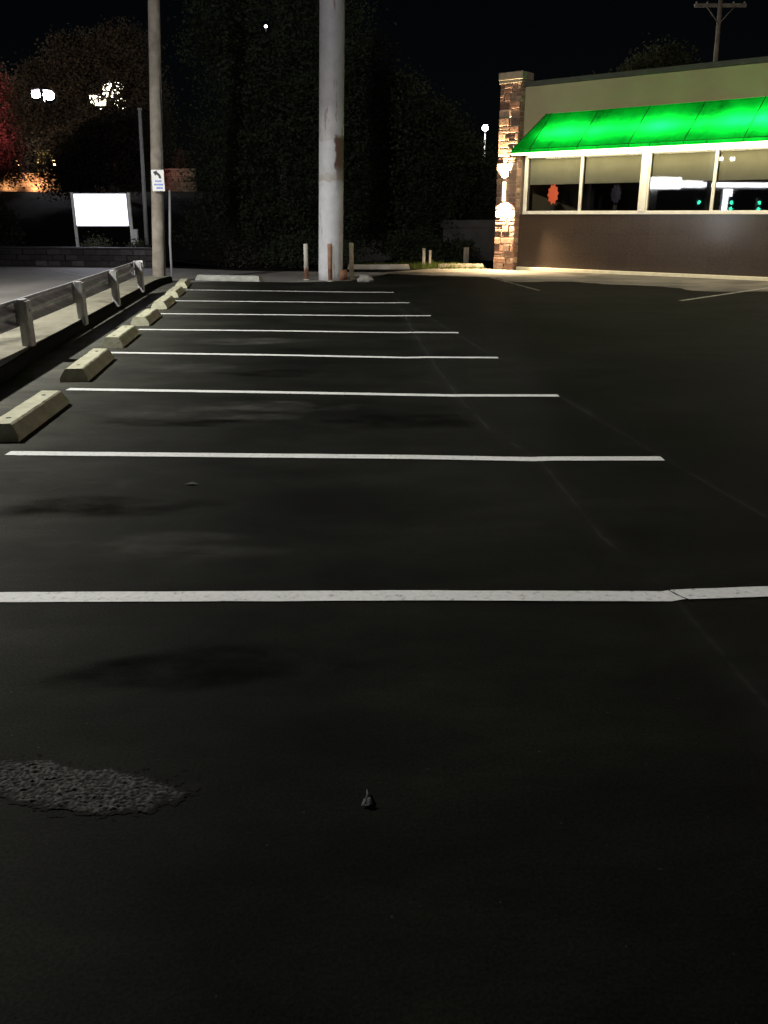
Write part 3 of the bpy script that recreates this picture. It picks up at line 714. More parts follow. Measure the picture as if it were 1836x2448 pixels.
for x,lab in ((-27.74,'warm globe garden lamp left of the lit little tree on the stone terrace'),(-25.11,'warm globe garden lamp right of the lit little tree on the stone terrace')):
    gl=empty('garden_lamp',(x,70.25,4.68),lab,'lamp',0,'globe lamps on the stone terrace')
    MB().tube([(0,0,0),(0,0,0.55)],[0.05,0.04],10).build('stem',M['dark_metal'],gl)
    MB().sphere((0,0,0.72),0.20,14,10).build('globe',M['lamp_warm'],gl)
for x,p in ((-26.6,900),(-28.6,500),(-25.3,260)):
    lamp('terrace_uplight','SPOT',(x,69.0,3.25),p,(1.0,0.50,0.20),aim=(x,70.1,4.2),spot_size=R(120),spot_blend=1.0,shadow_soft_size=0.1)
lamp('tree_uplight','SPOT',(-26.3,71.2,4.0),7000,(1.0,0.62,0.32),aim=(-26.6,72.2,6.3),spot_size=R(75),spot_blend=0.8,shadow_soft_size=0.1)

# ------------------------------------------------------------------ trees
def leaf_cloud(blobs, n_clumps, per, leaf, seed, spread=0.45, holes=()):
    """blobs: (cx,cy,cz,rx,ry,rz,weight); leaves are pointed four-cornered blades"""
    rnd=random.Random(seed); mb=MB(); V=[];F=[]
    tot=sum(b[6] for b in blobs)
    for c in range(n_clumps):
        r=rnd.uniform(0,tot); 
        for b in blobs:
            r-=b[6]
            if r<=0: break
        while True:
            p=Vector((rnd.gauss(0,1),rnd.gauss(0,1),rnd.gauss(0,1))).normalized()*(rnd.random()**0.38)
            break
        ctr=Vector((b[0]+p.x*b[3],b[1]+p.y*b[4],b[2]+p.z*b[5]))
        sp=spread*rnd.uniform(0.6,1.3)
        for k in range(per):
            q=ctr+Vector((rnd.gauss(0,1)*sp,rnd.gauss(0,1)*sp,rnd.gauss(0,1)*sp*0.7))
            if any(h(q) for h in holes): continue
            a=Vector((rnd.gauss(0,1),rnd.gauss(0,1),rnd.gauss(0,0.7))).normalized()
            t=a.cross(Vector((rnd.gauss(0,1),rnd.gauss(0,1),rnd.gauss(0,1)))).normalized()
            l=leaf*rnd.uniform(0.6,1.3); w=l*0.36; nn=a.cross(t)*l*0.12
            i=len(V); V+= [q-a*l*0.5, q+t*w+nn, q+a*l*0.5, q-t*w+nn]; F.append((i,i+1,i+2,i+3))
    mb.v=[tuple(v) for v in V]; mb.f=F; mb.sm=[False]*len(F); return mb
def tree(name,base,label,h,trunk_r,blobs,clumps,per,leaf,mat,seed,group=None,spread=0.5,holes=(),cat='tree'):
    rnd=random.Random(seed+100); e=empty(name,base,label,cat,0,group)
    t=MB(); top=h*0.62
    pts=[(0.25*math.sin(k*0.9+seed)*k/6,0.2*math.cos(k*0.7+seed)*k/6,top*k/6-0.15) for k in range(7)]
    t.tube(pts,[trunk_r*(1-0.11*k) for k in range(7)],10)
    for b in blobs:
        p=Vector(pts[3+rnd.randrange(3)]); q=Vector((b[0],b[1],b[2])); m=(p+q)/2+Vector((rnd.uniform(-.3,.3),rnd.uniform(-.3,.3),0.2*(q-p).length*0.4))
        t.tube([p,m,q],[trunk_r*0.42,trunk_r*0.28,trunk_r*0.1],7)
    t.build('trunk',M['bark'],e)
    B=Vector(base)
    hl=[(lambda f:(lambda q:f(q+B)))(f) for f in holes]
    leaf_cloud(blobs,clumps,per,leaf,seed,spread,hl).build('crown',M[mat],e)
    return e
CAM=Vector((0,0,1.7))
def sight(target,r):
    t=Vector(target); d=(t-CAM).normalized()
    return lambda q:(q-CAM-d*((q-CAM).dot(d))).length<r*((q-CAM).dot(d))/ (t-CAM).length
TW='trees behind the parking lot'
FH=[sight((-26.5,72.2,5.9),0.75),sight((-26.4,72.2,4.9),1.3),sight((-25.1,70.2,5.4),0.35),sight((-27.57,75,10.65),0.48),sight((-26.55,75,10.6),0.62)]
STAR=(-10.0,82.0,16.75)
tree('broadleaf_tree',(-3.6,34.5,0),'tallest dense dark tree filling the middle behind the white pole',12,0.4,
  [(0,0,8,3.3,2.6,3.6,3),(-1.0,-0.3,3.6,2.5,2.2,3.3,3),(1.6,-.3,4.2,2.8,2.4,3.6,3),(-0.4,0,11,2.9,2.4,2.4,1.6),(2.1,-0.4,6.0,1.9,1.8,2.2,1.3),(-2.2,0,7.6,1.5,1.5,1.6,.6),(0,-0.9,1.4,4.2,1.5,1.3,1.6)],
  2100,44,0.115,'leaf_green',21,TW,0.36,[sight(STAR,0.5)])
tree('broadleaf_tree',(0.6,36.0,0),'lower dark tree right of the white pole with pale leaf tips on its slope',7,0.28,
  [(-0.6,0,5.0,1.9,1.8,2.0,2),(0.9,0,4.3,1.6,1.6,1.7,2),(0.2,-0.3,2.3,2.4,1.7,2.0,2),(1.9,0,3.6,1.0,1.2,1.3,1)],
  1100,40,0.11,'leaf_olive',22,TW,0.29)
tree('broadleaf_tree',(3.6,38.5,0),'small dark bushy tree just left of the restaurant column',4.6,0.2,
  [(0,0,2.9,1.5,1.4,1.5,2),(0.9,0,1.8,1.2,1.2,1.3,1),(-1.2,0,2.2,1.4,1.3,1.6,1.4)],
  560,38,0.11,'leaf_green',23,TW,0.28)
tree('broadleaf_tree',(-18.6,60,2.4),'wide brownish tree with glints of light showing through, above the glowing board',11,0.35,
  [(0.2,0,6.0,3.0,2.2,2.6,2),(2.2,0,8.6,2.2,1.8,1.7,1.5),(-2.6,0,5.6,2.4,2.0,2.4,2),(3.2,0,5.2,1.8,1.8,3.0,1.4),(-0.6,0,8.3,1.7,1.6,1.5,1),(-3.0,0,7.6,1.1,1.1,0.9,.4)],
  1500,40,0.16,'leaf_brown',24,TW,0.42,[ (lambda q: sight((-19.9,66,9.9),1.05)(q) and random.Random(int(q.x*97)+int(q.z*131)).random()<0.66) ]+FH)
tree('broadleaf_tree',(-15.5,52,1.9),'dark tree low behind the glowing board and the thin grey pole',6,0.25,
  [(0,0,3.0,2.6,1.8,2.2,2),(-2.4,0,2.4,1.8,1.6,1.8,1),(1.9,0,3.4,1.5,1.5,2.0,1)],
  600,36,0.16,'leaf_brown',25,TW,0.38)
tree('broadleaf_tree',(-29.4,64,2.8),'reddish lit tree at the left picture edge',9,0.3,
  [(1.5,0,5.6,2.4,1.8,2.2,2),(3.2,0,4.2,1.9,1.6,1.7,1.5),(3.9,0,6.0,1.8,1.5,1.6,1.2),(2.2,0,7.6,1.6,1.4,1.2,.8),(3.0,0,2.2,1.6,1.3,1.2,.8)],
  1000,38,0.17,'leaf_brown',26,TW,0.42,FH)
tree('broadleaf_tree',(13.4,46,0),'rounded dim tree top showing above the restaurant parapet',10.0,0.28,
  [(0,0,8.3,1.5,1.4,1.0,2),(-1.2,0,7.7,1.2,1.2,0.8,1),(1.4,0,7.6,1.3,1.2,0.9,1),(3.6,0,7.4,1.6,1.2,0.7,1),(-3.4,0,7.3,0.8,1,.5,.5)],
  420,26,0.15,'leaf_olive',27,TW,0.3)
tree('ornamental_tree',(-26.55,72.2,3.3),'little tree lit amber from below on the stone terrace',4.0,0.10,
  [(0,0,2.7,0.5,0.45,0.8,2),(0.15,0,1.6,0.42,0.4,0.4,1)],90,22,0.15,'leaf_olive',28,None,0.16)
def shrub(base,label,blobs,clumps,per,leaf,mat,seed,group):
    e=empty('shrub',base,label,'shrub',0,group)
    rnd=random.Random(seed); st=MB()
    for b in blobs: st.tube([(b[0]*0.3,b[1]*0.3,-0.05),(b[0]*0.7,b[1]*0.7,b[2]*0.5),(b[0],b[1],b[2])],[0.04,0.03,0.012],6)
    st.build('stem',M['bark'],e); leaf_cloud(blobs,clumps,per,leaf,seed,0.16).build('foliage',M[mat],e); return e
SH='shrubs at the edges of the lot'
shrub((-15.6,33.6,0.55),'tall dark rounded shrub at the left edge behind the block wall',[(0,0,1.1,1.7,1.0,1.0,2),(-1,0,1.6,1.3,1,0.9,1),(0.9,0,0.6,1.2,.8,.7,1)],420,22,0.14,'leaf_green',41,SH)
shrub((-10.05,31.55,0.5),'small pale shrub under the glowing board on the block wall',[(0,0,0.16,0.34,0.2,0.14,2)],60,16,0.07,'leaf_olive',42,SH)
shrub((-8.55,31.3,0.5),'small shrub beside the utility box on the block wall',[(0,0,0.10,0.3,0.2,0.12,2)],50,16,0.07,'leaf_olive',43,SH)
shrub((-5.2,30.6,0.0),'low ragged shrub right of the wooden pole on the dark bank',[(0,0,0.4,0.5,0.4,0.35,2),(0.6,0,.25,.4,.4,.25,1)],110,18,0.10,'leaf_brown',44,SH)
shrub((-3.2,30.2,0.0),'low dark shrub mass left of the white pole under the tall tree',[(0,0,0.5,0.9,0.5,0.45,2),(1.3,0.2,.5,.8,.5,.5,1)],200,18,0.11,'leaf_green',45,SH)
shrub((1.0,32.6,0.0),'dark shrub behind the lit grass patch',[(0,0,0.6,1.1,0.5,0.55,2),(1.5,0.2,.45,.9,.5,.45,1)],240,18,0.11,'leaf_green',46,SH)
shrub((-15.3,70.4,4.98),'small bush on top of the dim stone entrance wall',[(0,0,0.45,0.7,0.3,0.45,2),(0,0,1.0,.3,.2,.25,.6)],90,16,0.2,'leaf_brown',47,SH)

# lit grass patch with small posts
rnd=random.Random(77); gm=MB()
for k in range(5200):
    x=rnd.uniform(-1.2,3.4); y=29.4+rnd.random()**1.3*2.2; h=rnd.uniform(0.06,0.26)*(0.7+0.6*noise.noise(Vector((x,y,0)))); a=rnd.uniform(0,6.28); w=0.012
    lx,ly=rnd.gauss(0,0.05),rnd.gauss(0,0.05); z0=-0.01
    gm.add([(x-w*math.cos(a),y-w*math.sin(a),z0),(x+w*math.cos(a),y+w*math.sin(a),z0),(x+lx,y+ly,z0+h)],[(0,1,2)])
tag(gm.build('grass',M['grass']),'short rough grass lit beside the stone column','grass',kind='stuff')
for x,y,w,h,lab in ((1.38,31.0,0.05,0.56,'thin left post of the close pair standing in the grass'),(1.60,31.05,0.04,0.5,'thin right post of the close pair standing in the grass'),(2.82,30.7,0.085,0.60,'single wider pale post in the grass near the column')):
    e=empty('short_post',(x,y,0),lab,'post',0,'short posts in the grass patch')
    MB().box(-w,w,-w,w,-0.05,h,None,0.012).build('stake',M['concrete'],e)
    MB().box(-w*1.15,w*1.15,-w*1.15,w*1.15,h+0.001,h+0.03,None,0.008).build('cap',M['concrete'],e)

# ------------------------------------------------------------------ restaurant
P0=Vector((4.431,28.814,0)); RZ=math.atan2(-0.635,0.773)
bd=empty('restaurant_building',P0,'low restaurant with green lit awning, ribbon windows and stone corner column','building',RZ)
MB().box(-0.148,12.5,0.0,0.25,0.10,1.70).build('tile_wall',M['tile'],bd)
fo=MB().box(-0.14,12.5,-0.07,0.25,-0.02,0.097,None,0.012).build('footing',M['footing'],bd)
MB().box(-0.148,12.5,0.0,0.3,3.46,5.36).build('stucco_wall',M['stucco'],bd)
MB().box(-0.15,12.56,-0.07,0.42,5.363,5.50,None,0.015).build('coping',M['coping'],bd)
MB().box(-0.9,-0.55,0.3,10,0.0,5.36).build('side_wall',M['stucco'],bd)
MB().box(12.2,12.5,0.303,10,0.0,5.36).build('side_wall',M['stucco'],bd)
MB().box(-0.548,12.198,9.7,10,0.0,5.36).build('rear_wall',M['stucco'],bd)
MB().box(-0.54,12.19,0.305,9.69,4.9,5.05).build('roof',M['roof'],bd)
MB().box(-0.54,12.19,0.26,9.69,0.0,0.04).build('floor',M['dark_in'],bd)
MB().box(-0.54,12.19,0.31,9.69,3.5,3.54).build('ceiling',M['dark_in'],bd)
MB().box(-0.54,12.19,5.0,5.1,0.045,3.495).build('partition',M['dark_in'],bd)
# windows
bays=[(0.035,1.915),(1.925,3.82),(4.03,5.91),(5.92,7.80),(8.02,9.9),(9.91,11.8)]
for (a,b) in bays:
    w=MB(); t=0.03
    w.box(a,a+t,-0.012,0.09,1.775,3.385,None,0.004); w.box(b-t,b,-0.012,0.09,1.775,3.385,None,0.004)
    w.box(a+t+.001,b-t-.001,-0.010,0.088,3.345,3.385,None,0.004); w.box(a+t+.001,b-t-.001,-0.010,0.088,1.775,1.80,None,0.004)
    wo=w.build('window',M['frame'],bd)
    MB().add([(a+t,0.045,1.80),(b-t,0.045,1.80),(b-t,0.045,3.345),(a+t,0.045,3.345)],[(0,1,2,3)]).build('pane',M['glass'],wo)
    sh=MB(); N=24; vs=[]
    for i in range(N+1):
        x=a+t+0.01+(b-a-2*t-0.02)*i/N
        for z in (2.60,2.9,3.2,3.36): vs.append((x,0.16+0.006*math.sin(i*1.3+a)+0.004*math.sin(z*3+i),z))
    sh.add(vs,[(i*4+k,i*4+k+1,(i+1)*4+k+1,(i+1)*4+k) for i in range(N) for k in range(3)],True)
    sh.build('roller_shade',M['shade'],wo)
    MB().box(a+t+0.01,b-t-0.01,0.15,0.175,2.575,2.598).build('shade_bar',M['shade'],wo)
MB().box(3.835,4.018,-0.04,0.24,1.775,3.44,None,0.006).build('window_post',M['frame'],bd)
MB().box(7.812,8.008,-0.04,0.24,1.775,3.44,None,0.006).build('window_post',M['frame'],bd)
MB().box(-0.03,12.2,-0.03,0.26,1.703,1.772,None,0.006).build('window_sill',M['frame'],bd)
MB().box(-0.03,12.2,-0.02,0.26,3.39,3.455,None,0.005).build('window_head',M['frame'],bd)
MB().box(-0.03,0.03,-0.02,0.24,1.775,3.388,None,0.005).build('window_jamb',M['frame'],bd)
# awning
AZ0,AZ1=3.54,4.57; AY=-1.0
aw=MB(); N=60; x0t,x0b,x1=0.64,0.07,12.4
def awp(u,t):
    xa=x0t+(x0b-x0t)*t; x=xa+(x1-xa)*u
    sag=0.018*math.sin(math.pi*t)*(0.5+0.5*math.cos(2*math.pi*(x-0.8)/1.55))
    return (x, AY*t-0.004, AZ1+(AZ0-AZ1)*t-sag)
vs=[awp(i/N,k/8) for i in range(N+1) for k in range(9)]
aw.add(vs,[(i*9+k,i*9+k+1,(i+1)*9+k+1,(i+1)*9+k) for i in range(N) for k in range(8)],True)
aw.add([(x0t,-0.004,AZ1),(x0b,AY-0.004,AZ0),(x0b,-0.004,AZ0)],[(0,1,2)])
awo=aw.build('awning',M['awning'],bd)
va=MB(); va.add([(x0b,AY-0.006,AZ0),(x1,AY-0.006,AZ0),(x1,AY-0.006,AZ0-0.105),(x0b,AY-0.006,AZ0-0.105)],[(0,1,2,3)])
va.add([(x0b,AY-0.006,AZ0),(x0b,-0.006,AZ0),(x0b,-0.006,AZ0-0.105),(x0b,AY-0.006,AZ0-0.105)],[(0,1,2,3)])
va.build('valance',M['awning'],awo)
se=MB()
for k in range(8):
    xt=0.80+1.55*k
    xb=xt-0.10
    for i in range(8):
        pass
    a=Vector((xt,-0.012,AZ1+0.003)); b=Vector((xb,AY-0.012,AZ0+0.004)); mid=(a+b)/2+Vector((0,0,-0.002))
    se.tube([a,b],0.011,6)
    for xv in (xb,xb+0.62): se.tube([(xv,AY-0.012,AZ0-0.002),(xv,AY-0.012,AZ0-0.102)],0.008,6)
se.tube([(x0b,AY-0.012,AZ0),(x1,AY-0.012,AZ0)],0.010,6); se.tube([(x0t,-0.012,AZ1),(x0b,AY-0.012,AZ0)],0.012,6)
se.build('seam',M['seam'],awo)
MB().box(x0b+0.01,x1,AY+0.005,-0.03,3.425,3.434).build('soffit',M['soffit'],awo)
MB().box(x0b+0.012,x1,AY+0.003,-0.012,3.437,3.445).build('soffit_light_block',M['roof'],awo)  # added unseen sheet, keeps the soffit glow out of the awning
MB().box(x0b+0.0,x1,AY-0.012,AY+0.003,3.375,3.422,None,0.004).build('glowing_edge_trim',M['soffit'],awo)  # edge trim made to glow, soffit light put into its colour
# lamps inside the awning
bR=Matrix.Translation(P0)@Matrix.Rotation(RZ,4,'Z')
for k,(s,pw) in enumerate(((1.35,1.0),(2.3,0.8),(3.0,0.5),(4.15,0.9),(4.75,0.75),(5.95,0.8),(6.9,1.1),(7.7,1.1),(8.8,0.8),(10.2,0.9))):
    a=bR@Vector((s,-0.36,3.80)); t=bR@Vector((s,-0.8,4.2))
    l=lamp('awning_tube','AREA',a,17*pw,(1.0,1.0,0.9),aim=t,shape='RECTANGLE',size=1.05,size_y=0.05)
# stone column
co=empty('stone_column',P0,None,None,RZ); 
del co
cparent=bpy.data.objects.new('stone_column',None)
core=MB().box(-0.875,-0.165,-0.235,0.28,-0.02,5.55).build('stone_column',M['mortar'],bd)
bpy.data.objects.remove(cparent)
st=MB(); rnd=random.Random(5)
def face_stones(u0,u1,z0,z1,put):
    z=z0
    while z<z1-0.04:
        rh=min(rnd.uniform(0.10,0.26),z1-z); u=u0
        if z1-z-rh<0.06: rh=z1-z
        while u<u1-0.02:
            w=min(rnd.uniform(0.16,0.48),u1-u)
            if u1-u-w<0.09: w=u1-u
            if rh>0.17 and rnd.random()<0.35:
                put(u,u+w,z,z+rh*0.5); put(u,u+w,z+rh*0.5,z+rh)
            else: put(u,u+w,z,z+rh)
            u+=w
        z+=rh
g_=0.011
face_stones(-0.89,-0.15,0.0,5.5,lambda a,b,c,d: st.box(a+g_,b-g_,-0.245-rnd.uniform(0.008,0.045),-0.20,c+g_,d-g_,None,0.014))
face_stones(-0.23,0.0,0.0,5.5,lambda a,b,c,d: st.box(-0.20,-0.155+rnd.uniform(0.0,0.02),a+g_,b-g_,c+g_,d-g_,None,0.012))
face_stones(-0.23,0.25,0.0,5.5,lambda a,b,c,d: st.box(-0.885-rnd.uniform(0.006,0.025),-0.84,a+g_,b-g_,c+g_,d-g_,None,0.012))
st.build('stones',M['stone'],core)
MB().box(-0.94,-0.09,-0.31,0.36,5.56,5.78,None,0.02).build('column_cap',M['cap'],core)
MB().box(-0.92,-0.12,-0.295,0.32,5.47,5.558,None,0.015).build('cap_band',M['cap'],core)
# sconce
sc=empty('wall_lamp',bR@Vector((-0.54,-0.245,2.38)),'slim up and down wall lamp glaring on the stone column','lamp',RZ)
MB().tube([(0,-0.11,-0.27),(0,-0.11,0.27)],[0.058,0.058],16).build('body',emit("sconce_body",(1.0,0.85,0.58),2.2),sc)
MB().box(-0.05,0.05,-0.06,0.05,-0.06,0.06,None,0.008).build('wall_bracket',M['dark_metal'],sc)
MB().tube([(0,-0.11,0.271),(0,-0.11,0.28)],0.05,14).build('lens',M['sconce_glow'],sc)
MB().tube([(0,-0.11,-0.28),(0,-0.11,-0.271)],0.05,14).build('lens',M['sconce_glow'],sc)
for sg_ in (1,-1):
    a=bR@Vector((-0.54,-0.365,2.38+0.31*sg_)); t=bR@Vector((-0.54-(0.12 if sg_>0 else 0),-0.29,2.38+1.0*sg_))
    lamp('sconce_beam','SPOT',a,3600,(1.0,0.74,0.42),aim=t,spot_size=R(78 if sg_>0 else 140),spot_blend=0.8,shadow_soft_size=0.03)
# window ornaments
def flower(loc,r,rz,name,label,mat):
    e=empty(name,loc,label,'ornament',RZ); mb=MB(); n=10; vs=[(0,-0.02,0)]
    for k in range(2*n):
        a=2*math.pi*k/(2*n)+0.1; q=(r if k%2==0 else r*0.78); vs.append((q*math.cos(a)*0.72,0,q*math.sin(a)*1.15))
    o=len(vs); vs2=[(x,0.02,z) for x,y,z in vs]
    fs=[(0,1+k,1+(k+1)%(2*n)) for k in range(2*n)]+[(o,o+1+(k+1)%(2*n),o+1+k) for k in range(2*n)]+[(1+k,o+1+k,o+1+(k+1)%(2*n),1+(k+1)%(2*n)) for k in range(2*n)]
    mb.add(vs+vs2,fs); mb.build('petals',mat,e)
    MB().box(-0.055,0.055,-0.01,0.03,-r*1.15-0.24,-r*1.15-0.02).build('hanging_tag',M['dark_in'],e); return e
flower(bR@Vector((0.93,0.13,2.29)),0.27,0,'flower_ornament','glowing red orange flower ornament hanging in the leftmost window',M['neon_red'])
flower(bR@Vector((3.02,0.13,2.27)),0.25,0,'flower_ornament','barely visible purple flower ornament in the second window',M['purple'])
# pavement by the building; its ragged pale outline draws the light spill
pv=MB(); N=60; vs=[]
for i in range(N+1):
    s=-2.6+15.2*i/N; d=3.9+1.1*noise.noise(Vector((s*0.6,0,4)))+0.2*noise.noise(Vector((s*2.3,0,7)))
    if s<-0.5: d+=0.3
    for q in (0.02,d): vs.append(tuple(bR@Vector((s,-q,0.003))))
pv.add(vs,[(2*i,2*i+1,2*i+3,2*i+2) for i in range(N)]); tag(pv.build('pavement',M['pavement']),kind='structure')

# ------------------------------------------------------------------ distant lamps and poles
tpole=empty('crossarm_pole',(17.3,50,0),'distant utility pole with a T crossarm above the restaurant roof','pole')
MB().tube([(0.25,0,-0.05),(0.1,0,6),(-0.08,0,12.05)],[0.16,0.14,0.11],12).build('shaft',M['pole_wood'],tpole)
MB().box(-1.40,1.26,-0.07,0.07,11.73,11.89,None,0.01).build('crossarm',M['pole_wood'],tpole)
br=MB()
for sx in (-1,1): br.tube([(-0.08,-0.10,10.95),(-0.08+0.72*sx,-0.10,11.74)],0.025,6)
br.build('brace',M['pole_wood'],tpole)
for x in (-1.3,-0.75,0.6,1.16): MB().tube([(x,0,11.88),(x,0,11.96),(x,0,11.99)],[0.04,0.05,0.025],8).build('insulator',M['grey_metal'],tpole)
lamp('crossarm_fill','SPOT',(6.4,40,9.5),600,(1.0,0.97,0.9),aim=(17.3,50,11),spot_size=R(50),spot_blend=1.0,shadow_soft_size=0.2)  # added spot that brightens the crossarm pole; no lamp stands there
def street_light(base,h,label,arm,mat,power,color,heads=((0,0),),r=0.24):
    e=empty('street_light',base,label,'street light')
    MB().tube([(0,0,-0.1),(0,0,h*0.5),(0,0,h)],[0.11,0.08,0.05],12).build('mast',M['dark_metal'],e)
    for dx,dz in heads:
        MB().box(dx-r*0.8,dx+r*0.8,-r*0.7,r*0.7,h+dz+r*0.55,h+dz+r*0.8,None,0.01).build('lamp_housing',M['dark_metal'],e)
        MB().sphere((dx,0,h+dz-0.03),r*(0.78 if dx<-0.55 and len(heads)==2 else 1.0),16,10,1,1,0.85).build('lens',mat,e)
    if power: lamp('street_glow','POINT',(base[0],base[1]-0.3,base[2]+h+0.55),power,color,shadow_soft_size=0.25)
    return e
street_light((6.49,60,0),6.95,'far street light glowing between the dark trees and the restaurant',0,M['lamp_cool'],3500,(1.0,0.95,0.82),((0,0),),0.20)
street_light((-26.95,75,3.0),7.65,'twin headed bright floodlight at upper left among the branches',0,M['lamp_white'],2600,(0.92,0.88,1.0),((-0.62,0.05),(0.40,0.0)),0.42)
street_light((-19.62,67.5,3.0),6.9,'bright light half hidden by the leaves of the brownish tree',0,emit("leaf_light",(1.0,0.98,0.72),12.0),1500,(1.0,0.95,0.75),((-1.0,-0.5),(-0.4,-0.75),(0.05,0.1),(0.6,0.35),(0.85,-0.7)),0.5)
street_light(STAR[:2]+(0,),STAR[2],'tiny distant light showing through a gap in the tallest tree',0,emit('small_lamp_glow',(1.0,0.98,0.92),8.0),0,(1,1,1),((0,0),),0.13)
lamp('red_tree_fill','SPOT',(-31.5,55,8.2),55000,(1.0,0.14,0.18),aim=(-27.2,63,8.0),spot_size=R(44),spot_blend=1.0,shadow_soft_size=0.4)  # added red spot on the left tree
lamp('warm_tree_fill','SPOT',(-22.0,42,5.5),9500,(1.0,0.74,0.55),aim=(-19.5,60,9.5),spot_size=R(50),spot_blend=0.8,shadow_soft_size=0.4)  # added warm spot brightening the brownish tree, without a lamp body

# the street lamp across the road that lights the lot (its mast stands left of the frame)
sl=empty('street_lamp',(-12.6,12.4,0),'tall road street lamp with a long arm standing across the road','street lamp')
MB().tube([(0,0,-0.05),(0,0,5),(0,0,8.3),(0.3,0,8.7),(1.2,0,8.9),(1.8,0,8.92)],[0.13,0.11,0.08,0.07,0.05,0.045],14).build('mast',M['grey_metal'],sl)
MB().box(1.75,2.6,-0.18,0.18,8.82,9.0,None,0.04).build('lamp_housing',M['grey_metal'],sl)
MB().box(1.9,2.5,-0.14,0.14,8.800,8.817).build('lens',emit("road_lamp_lens",(1.0,0.94,0.78),30.0),sl)
lamp('street_lamp_beam','SPOT',(-10.6,12.4,8.5),10800,(1.0,0.985,0.92),aim=(-8.0,12.5,0),spot_size=R(140),spot_blend=0.6,shadow_soft_size=0.14)
wl=empty('wall_lamp',bR@Vector((13.2,-0.3,3.0)),'added unseen box wall lamp beyond the right picture edge, for warm fill','lamp',RZ)  # added lamp out of view, fills the right faces of the wheel stops
MB().box(-0.12,0.12,-0.20,0.0,-0.18,0.18,None,0.02).build('body',M['dark_metal'],wl)
MB().box(-0.10,0.10,-0.212,-0.202,-0.15,0.15).build('lens',M['sconce_glow'],wl)
lamp('warm_fill_beam','SPOT',bR@Vector((13.2,-0.55,3.0)),1700,(1.0,0.80,0.70),aim=(-4,12,0.3),spot_size=R(100),spot_blend=1.0,shadow_soft_size=0.12)  # added warm fill across the lot
# gas station across the road: what the windows mirror
gs=empty('gas_station_canopy',(-32.3,1.0,0),'white lit filling station canopy on columns across the road','canopy')
MB().box(-5.0,0.2,-5.2,4.8,3.55,3.98,None,0.03).build('roof_slab',M['white_metal'],gs)
fa=MB(); fa.box(0.22,0.27,-5.2,0.4,3.66,4.02); fa.box(0.22,0.32,0.42,2.2,3.62,4.12); fa.box(0.22,0.34,2.22,5.2,3.50,4.36); fa.build('lit_fascia',M['canopy_glow'],gs)
for y in (-2.0,4.3):
    MB().box(-0.25,0.18,y-0.28,y+0.28,0.0,3.548,None,0.02).build('column',M['canopy_glow'] if y<0 else M['white_metal'],gs)
for y,x,h,lab in ((2.56,-30.37,2.55,'green traffic signal nearest the canopy corner'),(0.18,-29.9,2.55,'green traffic signal left of the canopy column'),(-1.86,-29.5,2.52,'green traffic signal beyond the canopy column')):
    e=empty('traffic_signal',(x,y,0),lab,'traffic signal',0,'traffic signals across the road')
    MB().tube([(0,0,0),(0,0,h-0.75)],[0.06,0.05],10).build('pole',M['dark_metal'],e)
    MB().box(-0.12,0.10,-0.17,0.17,h-0.75,h+0.4,None,0.02).build('housing',M['dark_metal'],e)
    MB().sphere((0.11,0,h),0.14,12,8,0.4,1,1).build('green_lens',M['green_lens'],e)
    if y<2: MB().sphere((0.11,0,h-0.47),0.15,12,8,0.4,1,1).build('green_lens',M['green_lens'],e)
fl=empty('floodlight',(-33.7,-1.3,0),'twin headed floodlight on a mast behind the lit station canopy','floodlight')
MB().tube([(0,0,0),(0,0,5.5)],[0.10,0.07],12).build('mast',M['grey_metal'],fl)
hd=MB(); hd.box(-0.10,0.10,-0.75,0.75,5.5,5.6,None,0.02); hd.build('crossbar',M['grey_metal'],fl)
for y in (-0.5,0.5):
    MB().box(-0.10,0.12,y-0.24,y+0.24,5.61,5.95,None,0.03).build('lamp_head',M['grey_metal'],fl)
    MB().box(0.122,0.135,y-0.21,y+0.21,5.64,5.92).build('lens',M['lamp_cool'],fl)
fl=empty('floodlight',(-6.0,-15.3,0),'added unseen mast behind the camera with two flood lamps for fill','floodlight')  # added mast, unseen; its lamps brighten the wall and the trees
MB().tube([(0,0,0),(0,0,8.9)],[0.11,0.08],12).build('mast',M['grey_metal'],fl)
MB().box(-0.28,0.28,-0.12,0.12,8.8,9.2,None,0.03).build('lamp_head',M['grey_metal'],fl)
MB().box(-0.24,0.24,0.122,0.135,8.85,9.15).build('lens',M['lamp_cool'],fl)
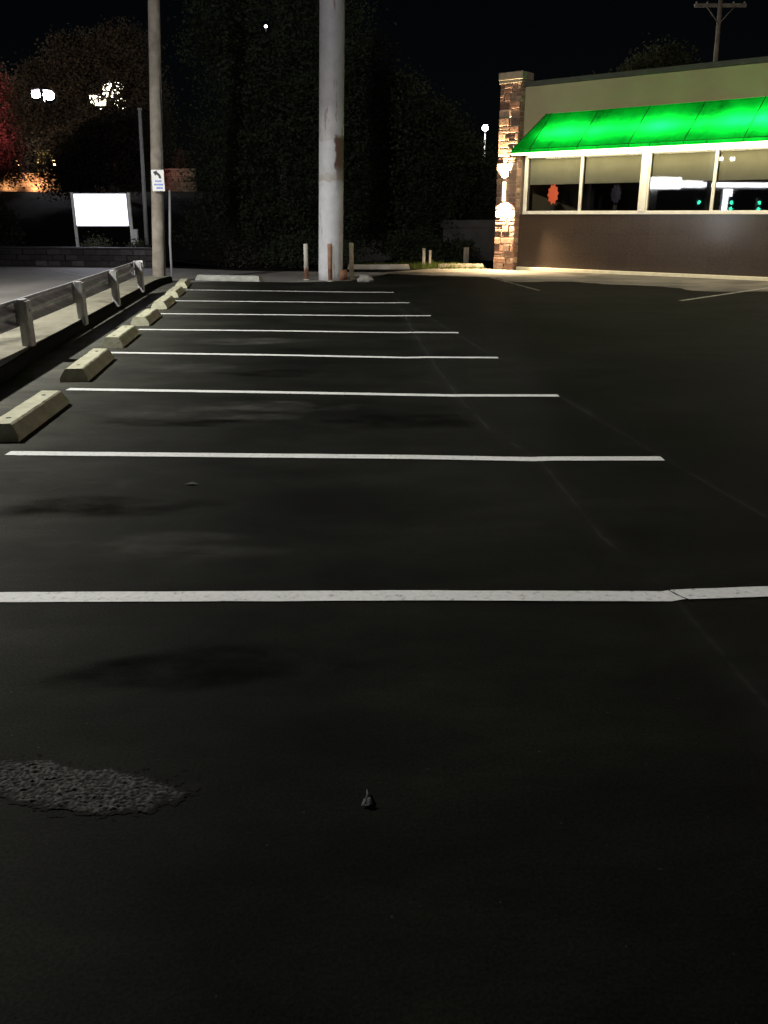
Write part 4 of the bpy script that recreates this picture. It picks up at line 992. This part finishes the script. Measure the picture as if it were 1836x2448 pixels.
lamp('wall_fill_beam','SPOT',(-6.0,-15.0,9.0),22000,(1.0,0.86,0.66),aim=(10.2,29.5,4.6),spot_size=R(23),spot_blend=0.9,shadow_soft_size=0.4)  # added fill on the restaurant wall from the unseen mast

MB().box(-0.92,-0.42,-0.12,0.12,8.8,9.2,None,0.03).build('lamp_head',M['grey_metal'],fl)
MB().box(-0.41,-0.29,-0.05,0.05,8.95,9.05).build('bracket',M['grey_metal'],fl)
MB().box(-0.88,-0.46,0.122,0.135,8.85,9.15).build('lens',M['lamp_cool'],fl)
lamp('tree_fill_beam','SPOT',(-6.67,-15.0,9.0),21000,(0.98,0.97,1.0),aim=(-4.0,34,8.0),spot_size=R(34),spot_blend=1.0,shadow_soft_size=0.25)  # added fill on the trees and white pole, same unseen mast
# ------------------------------------------------------------------ sky, moonlight, camera
SUN_EL,SUN_AZ=R(38),R(215)
w=bpy.data.worlds.new("World"); scene.world=w; w.use_nodes=True
nt=w.node_tree; bg=nt.nodes["Background"]
sky=nt.nodes.new("ShaderNodeTexSky"); sky.sky_type='NISHITA'; sky.sun_disc=False; sky.sun_elevation=SUN_EL; sky.sun_rotation=SUN_AZ
nt.links.new(sky.outputs[0],bg.inputs["Color"]); bg.inputs["Strength"].default_value=0.0003
sun=bpy.data.lights.new("moonlight",'SUN'); sun.energy=0.03; sun.angle=R(0.5); sun.color=(1.0,0.95,0.88)
so=bpy.data.objects.new("moonlight",sun); COL.objects.link(so)
dirv=Vector((math.sin(SUN_AZ)*math.cos(SUN_EL),math.cos(SUN_AZ)*math.cos(SUN_EL),math.sin(SUN_EL)))
so.rotation_euler=(-dirv).to_track_quat('-Z','Y').to_euler()
cam=bpy.data.cameras.new("camera"); cam.sensor_fit='VERTICAL'; cam.sensor_height=24; cam.lens=24*2050/2448; cam.clip_end=2000; cam.clip_start=0.05
co=bpy.data.objects.new("camera",cam); COL.objects.link(co); co.location=CAM; co.rotation_euler=(R(90-19.143),0,0); scene.camera=co
scene.view_settings.view_transform='Standard'; scene.view_settings.look='None'; scene.view_settings.exposure=0; scene.view_settings.gamma=1
